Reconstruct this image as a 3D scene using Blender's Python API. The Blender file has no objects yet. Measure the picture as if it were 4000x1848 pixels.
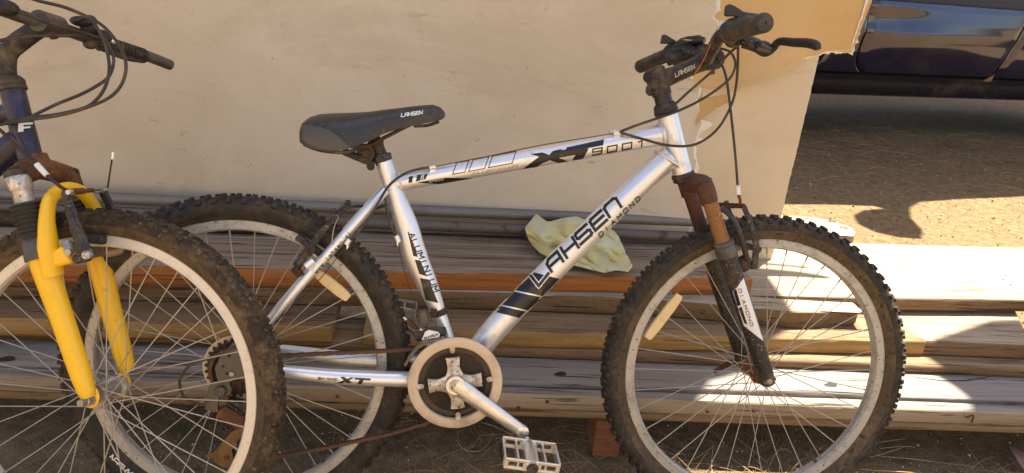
import bpy, bmesh, math, random
import numpy as np
from mathutils import Vector, Matrix, noise
from mathutils.bvhtree import BVHTree
R = math.radians
V = Vector
random.seed(7)
SC = bpy.context.scene
COL = SC.collection

# ------------------------------------------------------------------ camera
CAM_O = V((0, 0, 1.10103))
CAM_R = V((0.99694, 0.02676, 0.07345)); CAM_U = V((-0.07818, 0.34127, 0.93671)); CAM_W = V((0, 0.93958, -0.34232))
FOC = 2897.67
cd = bpy.data.cameras.new('camera'); cam = bpy.data.objects.new('camera', cd); COL.objects.link(cam)
cam.matrix_world = Matrix(((CAM_R.x, CAM_U.x, -CAM_W.x, CAM_O.x), (CAM_R.y, CAM_U.y, -CAM_W.y, CAM_O.y), (CAM_R.z, CAM_U.z, -CAM_W.z, CAM_O.z), (0, 0, 0, 1)))
cd.sensor_width = 36; cd.lens = 36 * FOC / 4000; cd.clip_start = 0.02; cd.clip_end = 400
SC.camera = cam

# ------------------------------------------------------------------ sky, sun, exposure
SUN_K = V((0.27, 0.26, 1.0))            # direction towards the sun
w = bpy.data.worlds.new('World'); SC.world = w; w.use_nodes = True
nt = w.node_tree; bg = nt.nodes['Background']
sky = nt.nodes.new('ShaderNodeTexSky'); sky.sky_type = 'NISHITA'; sky.sun_disc = False
sky.sun_elevation = math.atan2(1, math.hypot(SUN_K.x, SUN_K.y)); sky.sun_rotation = math.atan2(SUN_K.x, SUN_K.y)
sky.altitude = 100; sky.air_density = 1.0; sky.dust_density = 2.5; sky.ozone_density = 1.0
nt.links.new(sky.outputs[0], bg.inputs[0]); bg.inputs[1].default_value = 0.075
sl = bpy.data.lights.new('sun', 'SUN'); sun = bpy.data.objects.new('sun', sl); COL.objects.link(sun)
sl.energy = 5.0; sl.angle = R(0.53); sl.color = (1.0, 0.91, 0.76)
sun.location = (3, 4, 9); sun.rotation_euler = SUN_K.to_track_quat('Z', 'Y').to_euler()
SC.view_settings.view_transform = 'Standard'; SC.view_settings.look = 'None'
SC.view_settings.exposure = 2.0; SC.view_settings.gamma = 1.0; SC.view_settings.use_curve_mapping = False
try:
    SC.cycles.max_bounces = 8; SC.cycles.diffuse_bounces = 5; SC.cycles.glossy_bounces = 4
    SC.cycles.use_denoising = True
except Exception:
    pass

# ------------------------------------------------------------------ pixel -> ray helpers (photograph is 4000 x 1848)
def ray(px, py):
    return (CAM_W + CAM_R * ((px - 2000) / FOC) - CAM_U * ((py - 924) / FOC))
def hit(p, P, N):
    d = ray(p[0], p[1])
    return CAM_O + d * ((P - CAM_O).dot(N) / d.dot(N))
def hz(p, z): return hit(p, V((0, 0, z)), V((0, 0, 1)))

# ------------------------------------------------------------------ mesh builder
WORLD = {}      # object name -> world translation (no rotation on containers)
class MB:
    def __init__(s): s.v = []; s.f = []; s.m = []; s.cur = 0
    def add(s, vs, fs, mi=None):
        b = len(s.v); s.v += [tuple(x) for x in vs]
        s.f += [tuple(i + b for i in f) for f in fs]; s.m += [s.cur if mi is None else mi] * len(fs)
        return s
    def box(s, c, ax, h, mi=None, taper=1.0):
        c = V(c); a, b, d = [V(x) for x in ax]; vs = []
        for k in (-1, 1):
            t = taper if k > 0 else 1.0
            for i, j in ((-1, -1), (1, -1), (1, 1), (-1, 1)):
                vs.append(c + a * (i * h[0] * t) + b * (j * h[1] * t) + d * (k * h[2]))
        return s.add(vs, [(3, 2, 1, 0), (4, 5, 6, 7), (0, 1, 5, 4), (1, 2, 6, 5), (2, 3, 7, 6), (3, 0, 4, 7)], mi)
    def tube(s, pts, r, seg=12, cap=True, flat=None, mi=None, rnd=False):
        pts = [V(p) for p in pts]; n = len(pts)
        rs = list(r) if hasattr(r, '__len__') else [r] * n
        T = []
        for i in range(n):
            t = (pts[min(i + 1, n - 1)] - pts[max(i - 1, 0)]); T.append(t.normalized() if t.length > 1e-9 else V((0, 0, 1)))
        a = T[0].orthogonal().normalized()
        if flat is not None:
            a = (V(flat[0]) - T[0] * V(flat[0]).dot(T[0])).normalized()
        vs = []
        for i in range(n):
            a = (a - T[i] * a.dot(T[i])).normalized(); b = T[i].cross(a)
            k = flat[1] if flat is not None else 1.0
            for j in range(seg):
                th = 2 * math.pi * j / seg
                vs.append(pts[i] + a * (math.cos(th) * rs[i]) + b * (math.sin(th) * rs[i] * k))
        fs = [(i * seg + j, i * seg + (j + 1) % seg, (i + 1) * seg + (j + 1) % seg, (i + 1) * seg + j) for i in range(n - 1) for j in range(seg)]
        if cap:
            fs.append(tuple(range(seg - 1, -1, -1))); fs.append(tuple((n - 1) * seg + j for j in range(seg)))
        return s.add(vs, fs, mi)
    def lathe(s, P, ax, prof, seg=24, a0=None, mi=None, close=False):
        ax = V(ax).normalized(); a = ax.orthogonal().normalized() if a0 is None else V(a0); b = ax.cross(a); P = V(P)
        n = len(prof); vs = []
        for (wv, r) in prof:
            for j in range(seg):
                th = 2 * math.pi * j / seg
                vs.append(P + ax * wv + a * (r * math.cos(th)) + b * (r * math.sin(th)))
        rng = range(n if close else n - 1)
        fs = [(i * seg + j, i * seg + (j + 1) % seg, ((i + 1) % n) * seg + (j + 1) % seg, ((i + 1) % n) * seg + j) for i in rng for j in range(seg)]
        if not close:
            if prof[0][1] > 1e-6: fs.append(tuple(range(seg - 1, -1, -1)))
            if prof[-1][1] > 1e-6: fs.append(tuple((n - 1) * seg + j for j in range(seg)))
        return s.add(vs, fs, mi)
    def sphere(s, c, r, ax=None, seg=12, rings=8, mi=None):
        ax = ax or (V((1, 0, 0)), V((0, 1, 0)), V((0, 0, 1))); r = r if hasattr(r, '__len__') else (r, r, r)
        vs = []; c = V(c)
        for i in range(rings + 1):
            ph = math.pi * i / rings
            for j in range(seg):
                th = 2 * math.pi * j / seg
                vs.append(c + ax[0] * (r[0] * math.sin(ph) * math.cos(th)) + ax[1] * (r[1] * math.sin(ph) * math.sin(th)) + ax[2] * (r[2] * math.cos(ph)))
        fs = [(i * seg + j, (i + 1) * seg + j, (i + 1) * seg + (j + 1) % seg, i * seg + (j + 1) % seg) for i in range(rings) for j in range(seg)]
        return s.add(vs, fs, mi)
    def prism(s, poly, off, mi=None, mi_side=None):       # poly: list of 3D points, extruded by vector off
        n = len(poly); off = V(off); vs = [V(p) for p in poly] + [V(p) + off for p in poly]
        s.add(vs, [tuple(range(n)), tuple(range(2 * n - 1, n - 1, -1))] , mi)
        b = len(s.v) - 2 * n
        sides = [(b + i, b + i + n, b + (i + 1) % n + n, b + (i + 1) % n) for i in range(n)]
        s.f += sides; s.m += [(s.cur if mi is None else mi) if mi_side is None else mi_side] * n
        return s
    def grid(s, P, close_u=False, mi=None):               # P[i][j] points
        n = len(P); m = len(P[0]); vs = [q for row in P for q in row]
        fs = [(i * m + j, i * m + j + 1, (i + 1) % n * m + j + 1, (i + 1) % n * m + j) for i in range(n if close_u else n - 1) for j in range(m - 1)]
        return s.add(vs, fs, mi)
    def bvh(s): return BVHTree.FromPolygons(s.v, s.f)
    def build(s, name, mats, parent=None, smooth=True, bevel=0, angle=40, subsurf=0, recalc=True, origin=None):
        vs = np.array(s.v, dtype=float); lo, hi = vs.min(0), vs.max(0)
        c = V((lo + hi) / 2) if origin is None else V(origin)
        me = bpy.data.meshes.new(name); me.from_pydata((vs - np.array(c)).tolist(), [], s.f)
        mats = mats if isinstance(mats, (list, tuple)) else [mats]
        for m in mats: me.materials.append(m)
        if len(mats) > 1: me.polygons.foreach_set('material_index', s.m)
        if recalc:
            bm = bmesh.new(); bm.from_mesh(me); bmesh.ops.recalc_face_normals(bm, faces=bm.faces); bm.to_mesh(me); bm.free()
        if smooth:
            me.polygons.foreach_set('use_smooth', [True] * len(me.polygons))
            try: me.set_sharp_from_angle(angle=R(angle))
            except Exception: pass
        me.update()
        o = bpy.data.objects.new(name, me); COL.objects.link(o); place(o, c, parent)
        if bevel:
            b = o.modifiers.new('edge', 'BEVEL'); b.width = bevel; b.segments = 2; b.limit_method = 'ANGLE'; b.angle_limit = R(35)
        if subsurf:
            m = o.modifiers.new('smooth', 'SUBSURF'); m.levels = m.render_levels = subsurf
        return o
def place(o, c, parent):
    o.location = c
    if parent is not None:
        o.parent = parent; o.matrix_parent_inverse = Matrix.Translation(-WORLD[parent.name])
    WORLD[o.name] = V(c)
def empty(name, loc, parent=None):
    o = bpy.data.objects.new(name, None); o.empty_display_size = 0.05; COL.objects.link(o); place(o, V(loc), parent); return o
def tag(o, label=None, cat=None, group=None, kind=None):
    for k, v in (('label', label), ('category', cat), ('group', group), ('kind', kind)):
        if v: o[k] = v
    return o
def smooth_path(pts, n=8):
    pts = [V(p) for p in pts]; out = []
    for i in range(len(pts) - 1):
        p0 = pts[max(i - 1, 0)]; p1 = pts[i]; p2 = pts[i + 1]; p3 = pts[min(i + 2, len(pts) - 1)]
        for k in range(n):
            t = k / n
            out.append(0.5 * ((2 * p1) + (p2 - p0) * t + (2 * p0 - 5 * p1 + 4 * p2 - p3) * t * t + (3 * p1 - p0 - 3 * p2 + p3) * t ** 3))
    out.append(pts[-1]); return out
def lerp_path(pts, rs, n=6):
    P = []; Q = []
    for i in range(len(pts) - 1):
        for k in range(n):
            t = k / n; P.append(V(pts[i]).lerp(V(pts[i + 1]), t)); Q.append(rs[i] * (1 - t) + rs[i + 1] * t)
    return P + [V(pts[-1])], Q + [rs[-1]]

# ------------------------------------------------------------------ materials
class NT:
    def __init__(s, name):
        s.mat = bpy.data.materials.new(name); s.mat.use_nodes = True; s.t = s.mat.node_tree
        s.b = s.t.nodes['Principled BSDF']; s.tc = s.t.nodes.new('ShaderNodeTexCoord')
    def n(s, typ, **kw):
        x = s.t.nodes.new(typ)
        for k, v in kw.items():
            if k.startswith('i_'): x.inputs[k[2:]].default_value = v
            else: setattr(x, k, v)
        return x
    def l(s, a, b): s.t.links.new(a, b)
    def coord(s, scale=(1, 1, 1), kind='Object', offset=True):
        mp = s.n('ShaderNodeMapping'); mp.inputs['Scale'].default_value = scale
        if offset:
            oi = s.n('ShaderNodeObjectInfo'); mu = s.n('ShaderNodeMath', operation='MULTIPLY'); mu.inputs[1].default_value = 37.0
            s.l(oi.outputs['Random'], mu.inputs[0]); s.l(mu.outputs[0], mp.inputs['Location'])
        s.l(s.tc.outputs[kind], mp.inputs['Vector']); return mp.outputs[0]
    def noise(s, scale, detail=6, rough=0.6, vec=None, dist=0.0):
        x = s.n('ShaderNodeTexNoise'); x.inputs['Scale'].default_value = scale; x.inputs['Detail'].default_value = detail
        x.inputs['Roughness'].default_value = rough; x.inputs['Distortion'].default_value = dist
        if vec is not None: s.l(vec, x.inputs['Vector'])
        return x.outputs[0]
    def voro(s, scale, vec=None, feature='F1'):
        x = s.n('ShaderNodeTexVoronoi', feature=feature); x.inputs['Scale'].default_value = scale
        if vec is not None: s.l(vec, x.inputs['Vector'])
        return x
    def ramp(s, fac, stops, interp='LINEAR'):
        x = s.n('ShaderNodeValToRGB'); x.color_ramp.interpolation = interp; e = x.color_ramp.elements
        while len(e) < len(stops): e.new(0.5)
        for q, (p, c) in zip(e, stops):
            q.position = p; q.color = (c, c, c, 1) if not hasattr(c, '__len__') else (*c, 1)
        s.l(fac, x.inputs[0]); return x.outputs[0]
    def mix(s, fac, a, b, blend='MIX'):
        x = s.n('ShaderNodeMix', data_type='RGBA', blend_type=blend)
        for sock, v in ((x.inputs[0], fac), (x.inputs[6], a), (x.inputs[7], b)):
            if hasattr(v, 'is_linked') or hasattr(v, 'links'): s.l(v, sock)
            elif hasattr(v, '__len__'): sock.default_value = (*v[:3], 1)
            else: sock.default_value = v
        return x.outputs[2]
    def math(s, op, a, b=0.0):
        x = s.n('ShaderNodeMath', operation=op)
        for sock, v in ((x.inputs[0], a), (x.inputs[1], b)):
            if hasattr(v, 'links'): s.l(v, sock)
            else: sock.default_value = v
        return x.outputs[0]
    def bump(s, h, strength=0.3, dist=0.002, prev=None):
        x = s.n('ShaderNodeBump'); x.inputs['Strength'].default_value = strength; x.inputs['Distance'].default_value = dist
        s.l(h, x.inputs['Height'])
        if prev is not None: s.l(prev, x.inputs['Normal'])
        return x.outputs[0]
    def done(s, col=None, rough=None, metal=None, normal=None, **kw):
        for sock, v in (('Base Color', col), ('Roughness', rough), ('Metallic', metal), ('Normal', normal)):
            if v is None: continue
            if hasattr(v, 'links'): s.l(v, s.b.inputs[sock])
            elif hasattr(v, '__len__'): s.b.inputs[sock].default_value = (*v[:3], 1)
            else: s.b.inputs[sock].default_value = v
        for k, v in kw.items(): s.b.inputs[k].default_value = v
        return s.mat
MAT = {}
def grimy(name, base, dust, amount=0.5, scale=60, rough=(0.45, 0.85), metal=0.0, bump=0.2, spot=None, spec=0.5, kind='Object', dist=0.0008):
    """a base colour under patchy dust / dirt, with optional sharp spots of a third colour"""
    t = NT(name); c = t.coord(kind=kind)
    n1 = t.noise(scale, 8, 0.65, c); n2 = t.noise(scale * 0.22, 4, 0.6, c)
    f = t.math('MULTIPLY', n1, n2); lo = 0.36 - 0.24 * amount
    fac = t.ramp(f, [(lo, 0.0), (lo + 0.22, 1.0)])
    col = t.mix(fac, base, dust)
    met = t.math('SUBTRACT', metal, t.math('MULTIPLY', fac, metal)) if metal else None
    if spot:
        n3 = t.noise(scale * spot[2], 5, 0.6, c); sf = t.ramp(n3, [(spot[1], 0.0), (spot[1] + 0.06, 1.0)])
        col = t.mix(sf, col, spot[0])
        if metal: met = t.math('MULTIPLY', met, t.math('SUBTRACT', 1.0, sf))
    rg = t.ramp(fac, [(0.0, rough[0]), (1.0, rough[1])])
    nb = t.bump(n1, bump, dist)
    MAT[name] = t.done(col, rg, met, nb, **{'Specular IOR Level': spec}); return MAT[name]
# ------------------------------------------------------------------ material library
def wood(name, top, dark, light, grain=1.0, crack=0.5, rough=0.8):
    t = NT(name)
    c = t.coord((1.2, 26, 26)); c2 = t.coord((0.6, 5, 5)); c3 = t.coord((2.2, 75, 75)); c4 = t.coord((30, 30, 30))
    n1 = t.noise(2.2, 9, 0.65, c, 0.6); n2 = t.noise(1.6, 4, 0.6, c2); n3 = t.noise(2.0, 4, 0.55, c3, 0.3); n4 = t.noise(3.0, 6, 0.7, c4)
    col = t.mix(t.ramp(n1, [(0.32, 0.0), (0.68, 1.0)]), dark, light)
    col = t.mix(t.ramp(n2, [(0.42, 0.0), (0.62, 0.85)]), col, top)
    col = t.mix(t.ramp(n4, [(0.56, 0.0), (0.74, 0.45)]), col, [x * 0.35 for x in dark])
    cr = t.ramp(n3, [(0.335, 1.0), (0.39, 0.0)])
    col = t.mix(t.math('MULTIPLY', cr, crack), col, [x * 0.16 for x in dark])
    h = t.math('SUBTRACT', t.math('ADD', n1, t.math('MULTIPLY', n3, 0.6)), t.math('MULTIPLY', cr, 0.8))
    nb = t.bump(h, 0.55 * grain, 0.0025)
    MAT[name] = t.done(col, rough, 0.0, nb, **{'Specular IOR Level': 0.25}); return MAT[name]
wood('grey_wood', (0.31, 0.245, 0.18), (0.12, 0.085, 0.058), (0.36, 0.285, 0.21), 1.6, 1.2)
wood('brown_wood', (0.185, 0.118, 0.062), (0.065, 0.039, 0.02), (0.24, 0.152, 0.08), 1.6, 0.8)
wood('orange_wood', (0.40, 0.155, 0.04), (0.20, 0.066, 0.018), (0.48, 0.205, 0.062), 0.9, 0.5)
wood('yellow_wood', (0.33, 0.205, 0.075), (0.17, 0.092, 0.03), (0.41, 0.265, 0.105), 1.0, 0.6)
wood('bare_wood', (0.40, 0.335, 0.24), (0.20, 0.152, 0.10), (0.47, 0.395, 0.29), 1.2, 1.0)
wood('tan_wood', (0.25, 0.172, 0.096), (0.115, 0.073, 0.038), (0.31, 0.217, 0.125), 1.3, 0.7)
wood('blue_grey_wood', (0.235, 0.212, 0.19), (0.115, 0.098, 0.083), (0.30, 0.272, 0.24), 1.5, 0.9)
wood('rail_wood', (0.36, 0.285, 0.20), (0.20, 0.145, 0.09), (0.43, 0.345, 0.245), 1.4, 0.7)
wood('red_wood', (0.20, 0.085, 0.04), (0.10, 0.042, 0.02), (0.25, 0.115, 0.055), 0.9, 0.5)

grimy('silver_paint', (0.77, 0.79, 0.82), (0.46, 0.41, 0.33), 0.26, 38, (0.34, 0.62), 0.68, 0.08, dist=0.0003, spot=((0.15, 0.12, 0.09), 0.68, 5))
grimy('weld_alloy', (0.78, 0.77, 0.75), (0.5, 0.44, 0.34), 0.3, 60, (0.35, 0.6), 0.85, 0.2)
grimy('black_plastic', (0.026, 0.023, 0.020), (0.17, 0.125, 0.08), 0.62, 70, (0.5, 0.85), 0, 0.25, spec=0.3)
grimy('black_paint', (0.022, 0.020, 0.019), (0.14, 0.105, 0.066), 0.50, 60, (0.42, 0.8), 0, 0.2, spec=0.35, spot=((0.20, 0.155, 0.10), 0.585, 3))
grimy('black_gloss', (0.022, 0.020, 0.020), (0.12, 0.095, 0.065), 0.38, 60, (0.3, 0.7), 0, 0.1, spec=0.4)
grimy('dusty_grip', (0.028, 0.024, 0.02), (0.17, 0.115, 0.062), 0.62, 45, (0.6, 0.9), 0, 0.3)
grimy('saddle_vinyl', (0.026, 0.025, 0.026), (0.085, 0.07, 0.052), 0.42, 90, (0.42, 0.8), 0, 0.5, spec=0.45, spot=((0.15, 0.12, 0.085), 0.63, 2.4))
grimy('saddle_tail', (0.075, 0.066, 0.058), (0.17, 0.13, 0.088), 0.40, 40, (0.45, 0.75), 0, 0.15, spec=0.4)
grimy('rubber', (0.028, 0.024, 0.020), (0.105, 0.079, 0.05), 0.55, 90, (0.65, 0.95), 0, 0.35, spec=0.3, spot=((0.17, 0.125, 0.075), 0.67, 2))
grimy('old_rubber', (0.040, 0.029, 0.02), (0.165, 0.108, 0.058), 0.66, 70, (0.75, 0.95), 0, 0.4, spec=0.2, spot=((0.25, 0.17, 0.085), 0.63, 2))
grimy('sidewall', (0.085, 0.060, 0.036), (0.19, 0.135, 0.075), 0.55, 60, (0.75, 0.95), 0, 0.3, spec=0.2, spot=((0.05, 0.038, 0.026), 0.56, 1.5))
grimy('alloy_rim', (0.43, 0.41, 0.37), (0.27, 0.225, 0.165), 0.48, 60, (0.42, 0.7), 0.40, 0.1, spot=((0.09, 0.07, 0.05), 0.60, 3))
grimy('pale_rim', (0.68, 0.62, 0.52), (0.46, 0.38, 0.27), 0.30, 60, (0.42, 0.65), 0.3, 0.1, spot=((0.20, 0.14, 0.08), 0.68, 4))
grimy('rust', (0.115, 0.040, 0.016), (0.27, 0.115, 0.035), 0.55, 90, (0.75, 0.95), 0.1, 0.5, spot=((0.045, 0.022, 0.012), 0.58, 3))
grimy('rust_dark', (0.042, 0.022, 0.014), (0.115, 0.056, 0.028), 0.50, 80, (0.7, 0.9), 0.1, 0.5)
grimy('rust_red', (0.075, 0.026, 0.015), (0.15, 0.062, 0.028), 0.5, 80, (0.65, 0.9), 0.1, 0.5, spot=((0.035, 0.018, 0.012), 0.6, 3))
grimy('grime', (0.050, 0.038, 0.027), (0.12, 0.08, 0.046), 0.5, 80, (0.5, 0.85), 0.3, 0.4)
grimy('rust_gold', (0.26, 0.12, 0.035), (0.13, 0.045, 0.016), 0.5, 110, (0.7, 0.95), 0.1, 0.6, spot=((0.42, 0.24, 0.06), 0.6, 1.5))
grimy('rust_yellow', (0.20, 0.105, 0.032), (0.085, 0.038, 0.016), 0.55, 130, (0.7, 0.95), 0.0, 0.6)
grimy('chain_rust', (0.085, 0.042, 0.024), (0.17, 0.085, 0.042), 0.50, 120, (0.6, 0.9), 0.25, 0.4)
grimy('chrome', (0.58, 0.56, 0.52), (0.22, 0.14, 0.08), 0.60, 70, (0.28, 0.75), 0.8, 0.2, spot=((0.12, 0.06, 0.03), 0.58, 2))
grimy('crank_alloy', (0.74, 0.73, 0.71), (0.52, 0.46, 0.38), 0.35, 60, (0.3, 0.6), 0.85, 0.1)
grimy('steel', (0.36, 0.34, 0.31), (0.20, 0.145, 0.09), 0.45, 90, (0.35, 0.7), 0.7, 0.2)
grimy('dark_steel', (0.10, 0.092, 0.08), (0.17, 0.125, 0.075), 0.5, 80, (0.4, 0.75), 0.5, 0.2)
grimy('spoke_steel', (0.42, 0.385, 0.33), (0.25, 0.18, 0.11), 0.45, 50, (0.4, 0.65), 0.45, 0.05)
grimy('yellow_paint', (0.88, 0.51, 0.012), (0.60, 0.34, 0.03), 0.34, 22, (0.30, 0.65), 0, 0.1, dist=0.0004, spot=((0.13, 0.05, 0.02), 0.655, 2.2))
grimy('navy_paint', (0.030, 0.026, 0.052), (0.14, 0.12, 0.11), 0.42, 40, (0.3, 0.7), 0.2, 0.1)
grimy('bellows_rubber', (0.062, 0.056, 0.050), (0.19, 0.16, 0.12), 0.50, 45, (0.5, 0.8), 0, 0.15)
grimy('guard_plastic', (0.60, 0.465, 0.32), (0.33, 0.23, 0.14), 0.48, 30, (0.4, 0.65), 0, 0.15)
grimy('reflector_plastic', (0.70, 0.53, 0.26), (0.50, 0.36, 0.16), 0.36, 40, (0.3, 0.5), 0, 0.1)
grimy('cable_black', (0.03, 0.024, 0.019), (0.13, 0.088, 0.05), 0.55, 60, (0.5, 0.8), 0, 0.1)
grimy('white_plastic', (0.72, 0.72, 0.70), (0.5, 0.45, 0.36), 0.25, 60, (0.4, 0.7), 0, 0.1)
grimy('decal_white', (0.76, 0.75, 0.72), (0.55, 0.48, 0.38), 0.22, 60, (0.4, 0.7), 0, 0.05, spot=((0.1, 0.08, 0.06), 0.72, 5))
grimy('decal_black', (0.012, 0.012, 0.014), (0.15, 0.115, 0.075), 0.24, 90, (0.28, 0.7), 0, 0.1, spot=((0.22, 0.17, 0.11), 0.68, 3))
grimy('decal_grey', (0.48, 0.44, 0.36), (0.6, 0.55, 0.45), 0.4, 90, (0.4, 0.7), 0.3, 0.05)
grimy('grey_pipe', (0.20, 0.185, 0.165), (0.115, 0.088, 0.06), 0.40, 18, (0.45, 0.8), 0.25, 0.2, spot=((0.5, 0.47, 0.42), 0.72, 2))
grimy('rusty_pipe', (0.14, 0.115, 0.09), (0.13, 0.062, 0.034), 0.45, 7, (0.55, 0.85), 0.15, 0.25, spot=((0.07, 0.032, 0.018), 0.60, 3))
grimy('pale_stone', (0.70, 0.66, 0.60), (0.50, 0.43, 0.33), 0.4, 20, (0.7, 0.9), 0, 0.3)

def flat(name, col, rough=0.6, metal=0.0, **kw):
    t = NT(name); MAT[name] = t.done(col, rough, metal, None, **kw); return MAT[name]
flat('dark_void', (0.012, 0.011, 0.012), 0.7)
flat('copper_wire', (0.55, 0.17, 0.05), 0.5)
flat('needle_straw', (0.42, 0.27, 0.12), 0.8)

def board_mat(name, base, light, dirt, scr=0.5):
    t = NT(name); c = t.coord((1, 1, 1)); cs = t.coord((1.6, 9, 9))
    n1 = t.noise(1.7, 9, 0.68, c, 0.5); n2 = t.noise(46, 8, 0.75, c); n3 = t.noise(5.5, 7, 0.7, cs, 0.4); n4 = t.noise(170, 4, 0.6, c)
    col = t.mix(t.ramp(n1, [(0.36, 0.0), (0.64, 1.0)]), base, light)
    st = t.ramp(t.noise(0.9, 8, 0.72, t.coord((1, 1, 2.2)), 0.8), [(0.52, 0.0), (0.60, 0.20), (0.66, 0.06)])
    col = t.mix(st, col, dirt)
    col = t.mix(t.ramp(n2, [(0.60, 0.0), (0.76, 0.55)]), col, dirt)
    patch = t.ramp(t.noise(2.6, 3, 0.5, c), [(0.44, 0.0), (0.60, 1.0)])
    sc = t.math('MULTIPLY', t.ramp(n3, [(0.60, 0.0), (0.68, scr)]), patch)
    col = t.mix(sc, col, [x * 0.42 for x in dirt])
    sp = t.ramp(t.noise(34, 3, 0.6, c), [(0.69, 0.0), (0.74, 0.8)])
    col = t.mix(t.math('MULTIPLY', sp, scr), col, [x * 0.3 for x in dirt])
    h = t.math('ADD', n2, t.math('MULTIPLY', n4, 0.4))
    MAT[name] = t.done(col, 0.8, 0, t.bump(h, 0.18, 0.001), **{'Specular IOR Level': 0.3}); return MAT[name]
board_mat('board_paper', (0.595, 0.515, 0.395), (0.69, 0.615, 0.50), (0.36, 0.285, 0.195), 0.40)
board_mat('torn_paper', (0.58, 0.375, 0.155), (0.65, 0.44, 0.205), (0.44, 0.275, 0.11), 0.25)
board_mat('backing_paper', (0.62, 0.515, 0.36), (0.69, 0.59, 0.435), (0.54, 0.39, 0.22), 0.2)
board_mat('gypsum', (0.72, 0.68, 0.60), (0.82, 0.79, 0.72), (0.5, 0.42, 0.3), 0.1)

def cloth_mat():
    t = NT('yellow_cloth'); c = t.coord()
    n1 = t.noise(14, 5, 0.6, c); n2 = t.noise(420, 3, 0.7, c); n3 = t.noise(35, 6, 0.7, c)
    col = t.mix(t.ramp(n1, [(0.40, 0.0), (0.62, 1.0)]), (0.62, 0.64, 0.42), (0.66, 0.55, 0.20))
    col = t.mix(t.ramp(n3, [(0.56, 0.0), (0.74, 0.5)]), col, (0.30, 0.27, 0.16))
    MAT['yellow_cloth'] = t.done(col, 0.95, 0, t.bump(n2, 0.6, 0.0012), **{'Specular IOR Level': 0.1, 'Sheen Weight': 0.3})
cloth_mat()

def ground_mat():
    t = NT('dirt'); c = t.coord(kind='Object', offset=False)
    n1 = t.noise(1.1, 6, 0.6, c); n2 = t.noise(22, 8, 0.7, c); n3 = t.noise(140, 6, 0.75, c); v = t.voro(210, c)
    sep = t.n('ShaderNodeSeparateXYZ'); t.l(c, sep.inputs[0])
    sand = t.mix(t.ramp(n2, [(0.36, 0.0), (0.66, 1.0)]), (0.14, 0.088, 0.042), (0.29, 0.195, 0.098))
    soil = t.mix(t.ramp(n2, [(0.36, 0.0), (0.66, 1.0)]), (0.13, 0.094, 0.052), (0.26, 0.19, 0.11))
    dx = t.math('MULTIPLY', t.math('ADD', sep.outputs[0], 0.5), 0.42); dy = t.math('MULTIPLY', t.math('SUBTRACT', sep.outputs[1], 1.75), 1.35)
    rr = t.math('ADD', t.math('SQRT', t.math('ADD', t.math('MULTIPLY', dx, dx), t.math('MULTIPLY', dy, dy))), t.math('MULTIPLY', t.math('SUBTRACT', n1, 0.5), 0.5))
    col = t.mix(t.ramp(rr, [(0.55, 0.0), (1.05, 1.0)]), soil, sand)
    col = t.mix(t.ramp(v.outputs['Distance'], [(0.05, 0.55), (0.35, 0.0)]), col, (0.50, 0.42, 0.31))
    col = t.mix(t.ramp(n3, [(0.58, 0.0), (0.72, 0.7)]), col, (0.055, 0.04, 0.025))
    h = t.math('ADD', t.math('ADD', t.math('MULTIPLY', n2, 2.0), n3), t.math('MULTIPLY', v.outputs['Distance'], -0.6))
    MAT['dirt'] = t.done(col, 0.95, 0, t.bump(h, 0.9, 0.006), **{'Specular IOR Level': 0.15})
ground_mat()

def car_mat():
    t = NT('car_paint'); c = t.coord()
    n1 = t.noise(3, 6, 0.6, c); sep = t.n('ShaderNodeSeparateXYZ'); t.l(t.tc.outputs['Object'], sep.inputs[0])
    col = t.mix(t.ramp(n1, [(0.55, 0.0), (0.75, 0.35)]), (0.016, 0.014, 0.042), (0.10, 0.08, 0.065))
    MAT['car_paint'] = t.done(col, 0.12, 0.25, None, **{'Coat Weight': 1.0, 'Coat Roughness': 0.04, 'Specular IOR Level': 0.6})
car_mat()
grimy('car_sill', (0.020, 0.017, 0.022), (0.12, 0.085, 0.045), 0.25, 3, (0.25, 0.6), 0.1, 0.02)

# ------------------------------------------------------------------ ground
def ground():
    xs = sorted(set([-60, -30, -12, -6] + list(np.arange(-3, 6.01, 0.09).round(3)) + [9, 14, 30, 60]))
    ys = sorted(set([-40, -18, -8, -3, -1] + list(np.arange(0.6, 9.01, 0.09).round(3)) + [11, 15, 22, 40, 80]))
    P = [[(x, y, (noise.noise(V((x * 0.8, y * 0.8, 3))) * 0.016 + noise.noise(V((x * 4, y * 4, 1))) * 0.007 - 0.006) if (-3 < x < 6 and 0.6 < y < 9) else -0.006) for x in xs] for y in ys]
    m = MB().grid(P); o = m.build('ground', MAT['dirt'], origin=(0, 0, 0)); tag(o, kind='structure')
    return o
ground()

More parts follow.
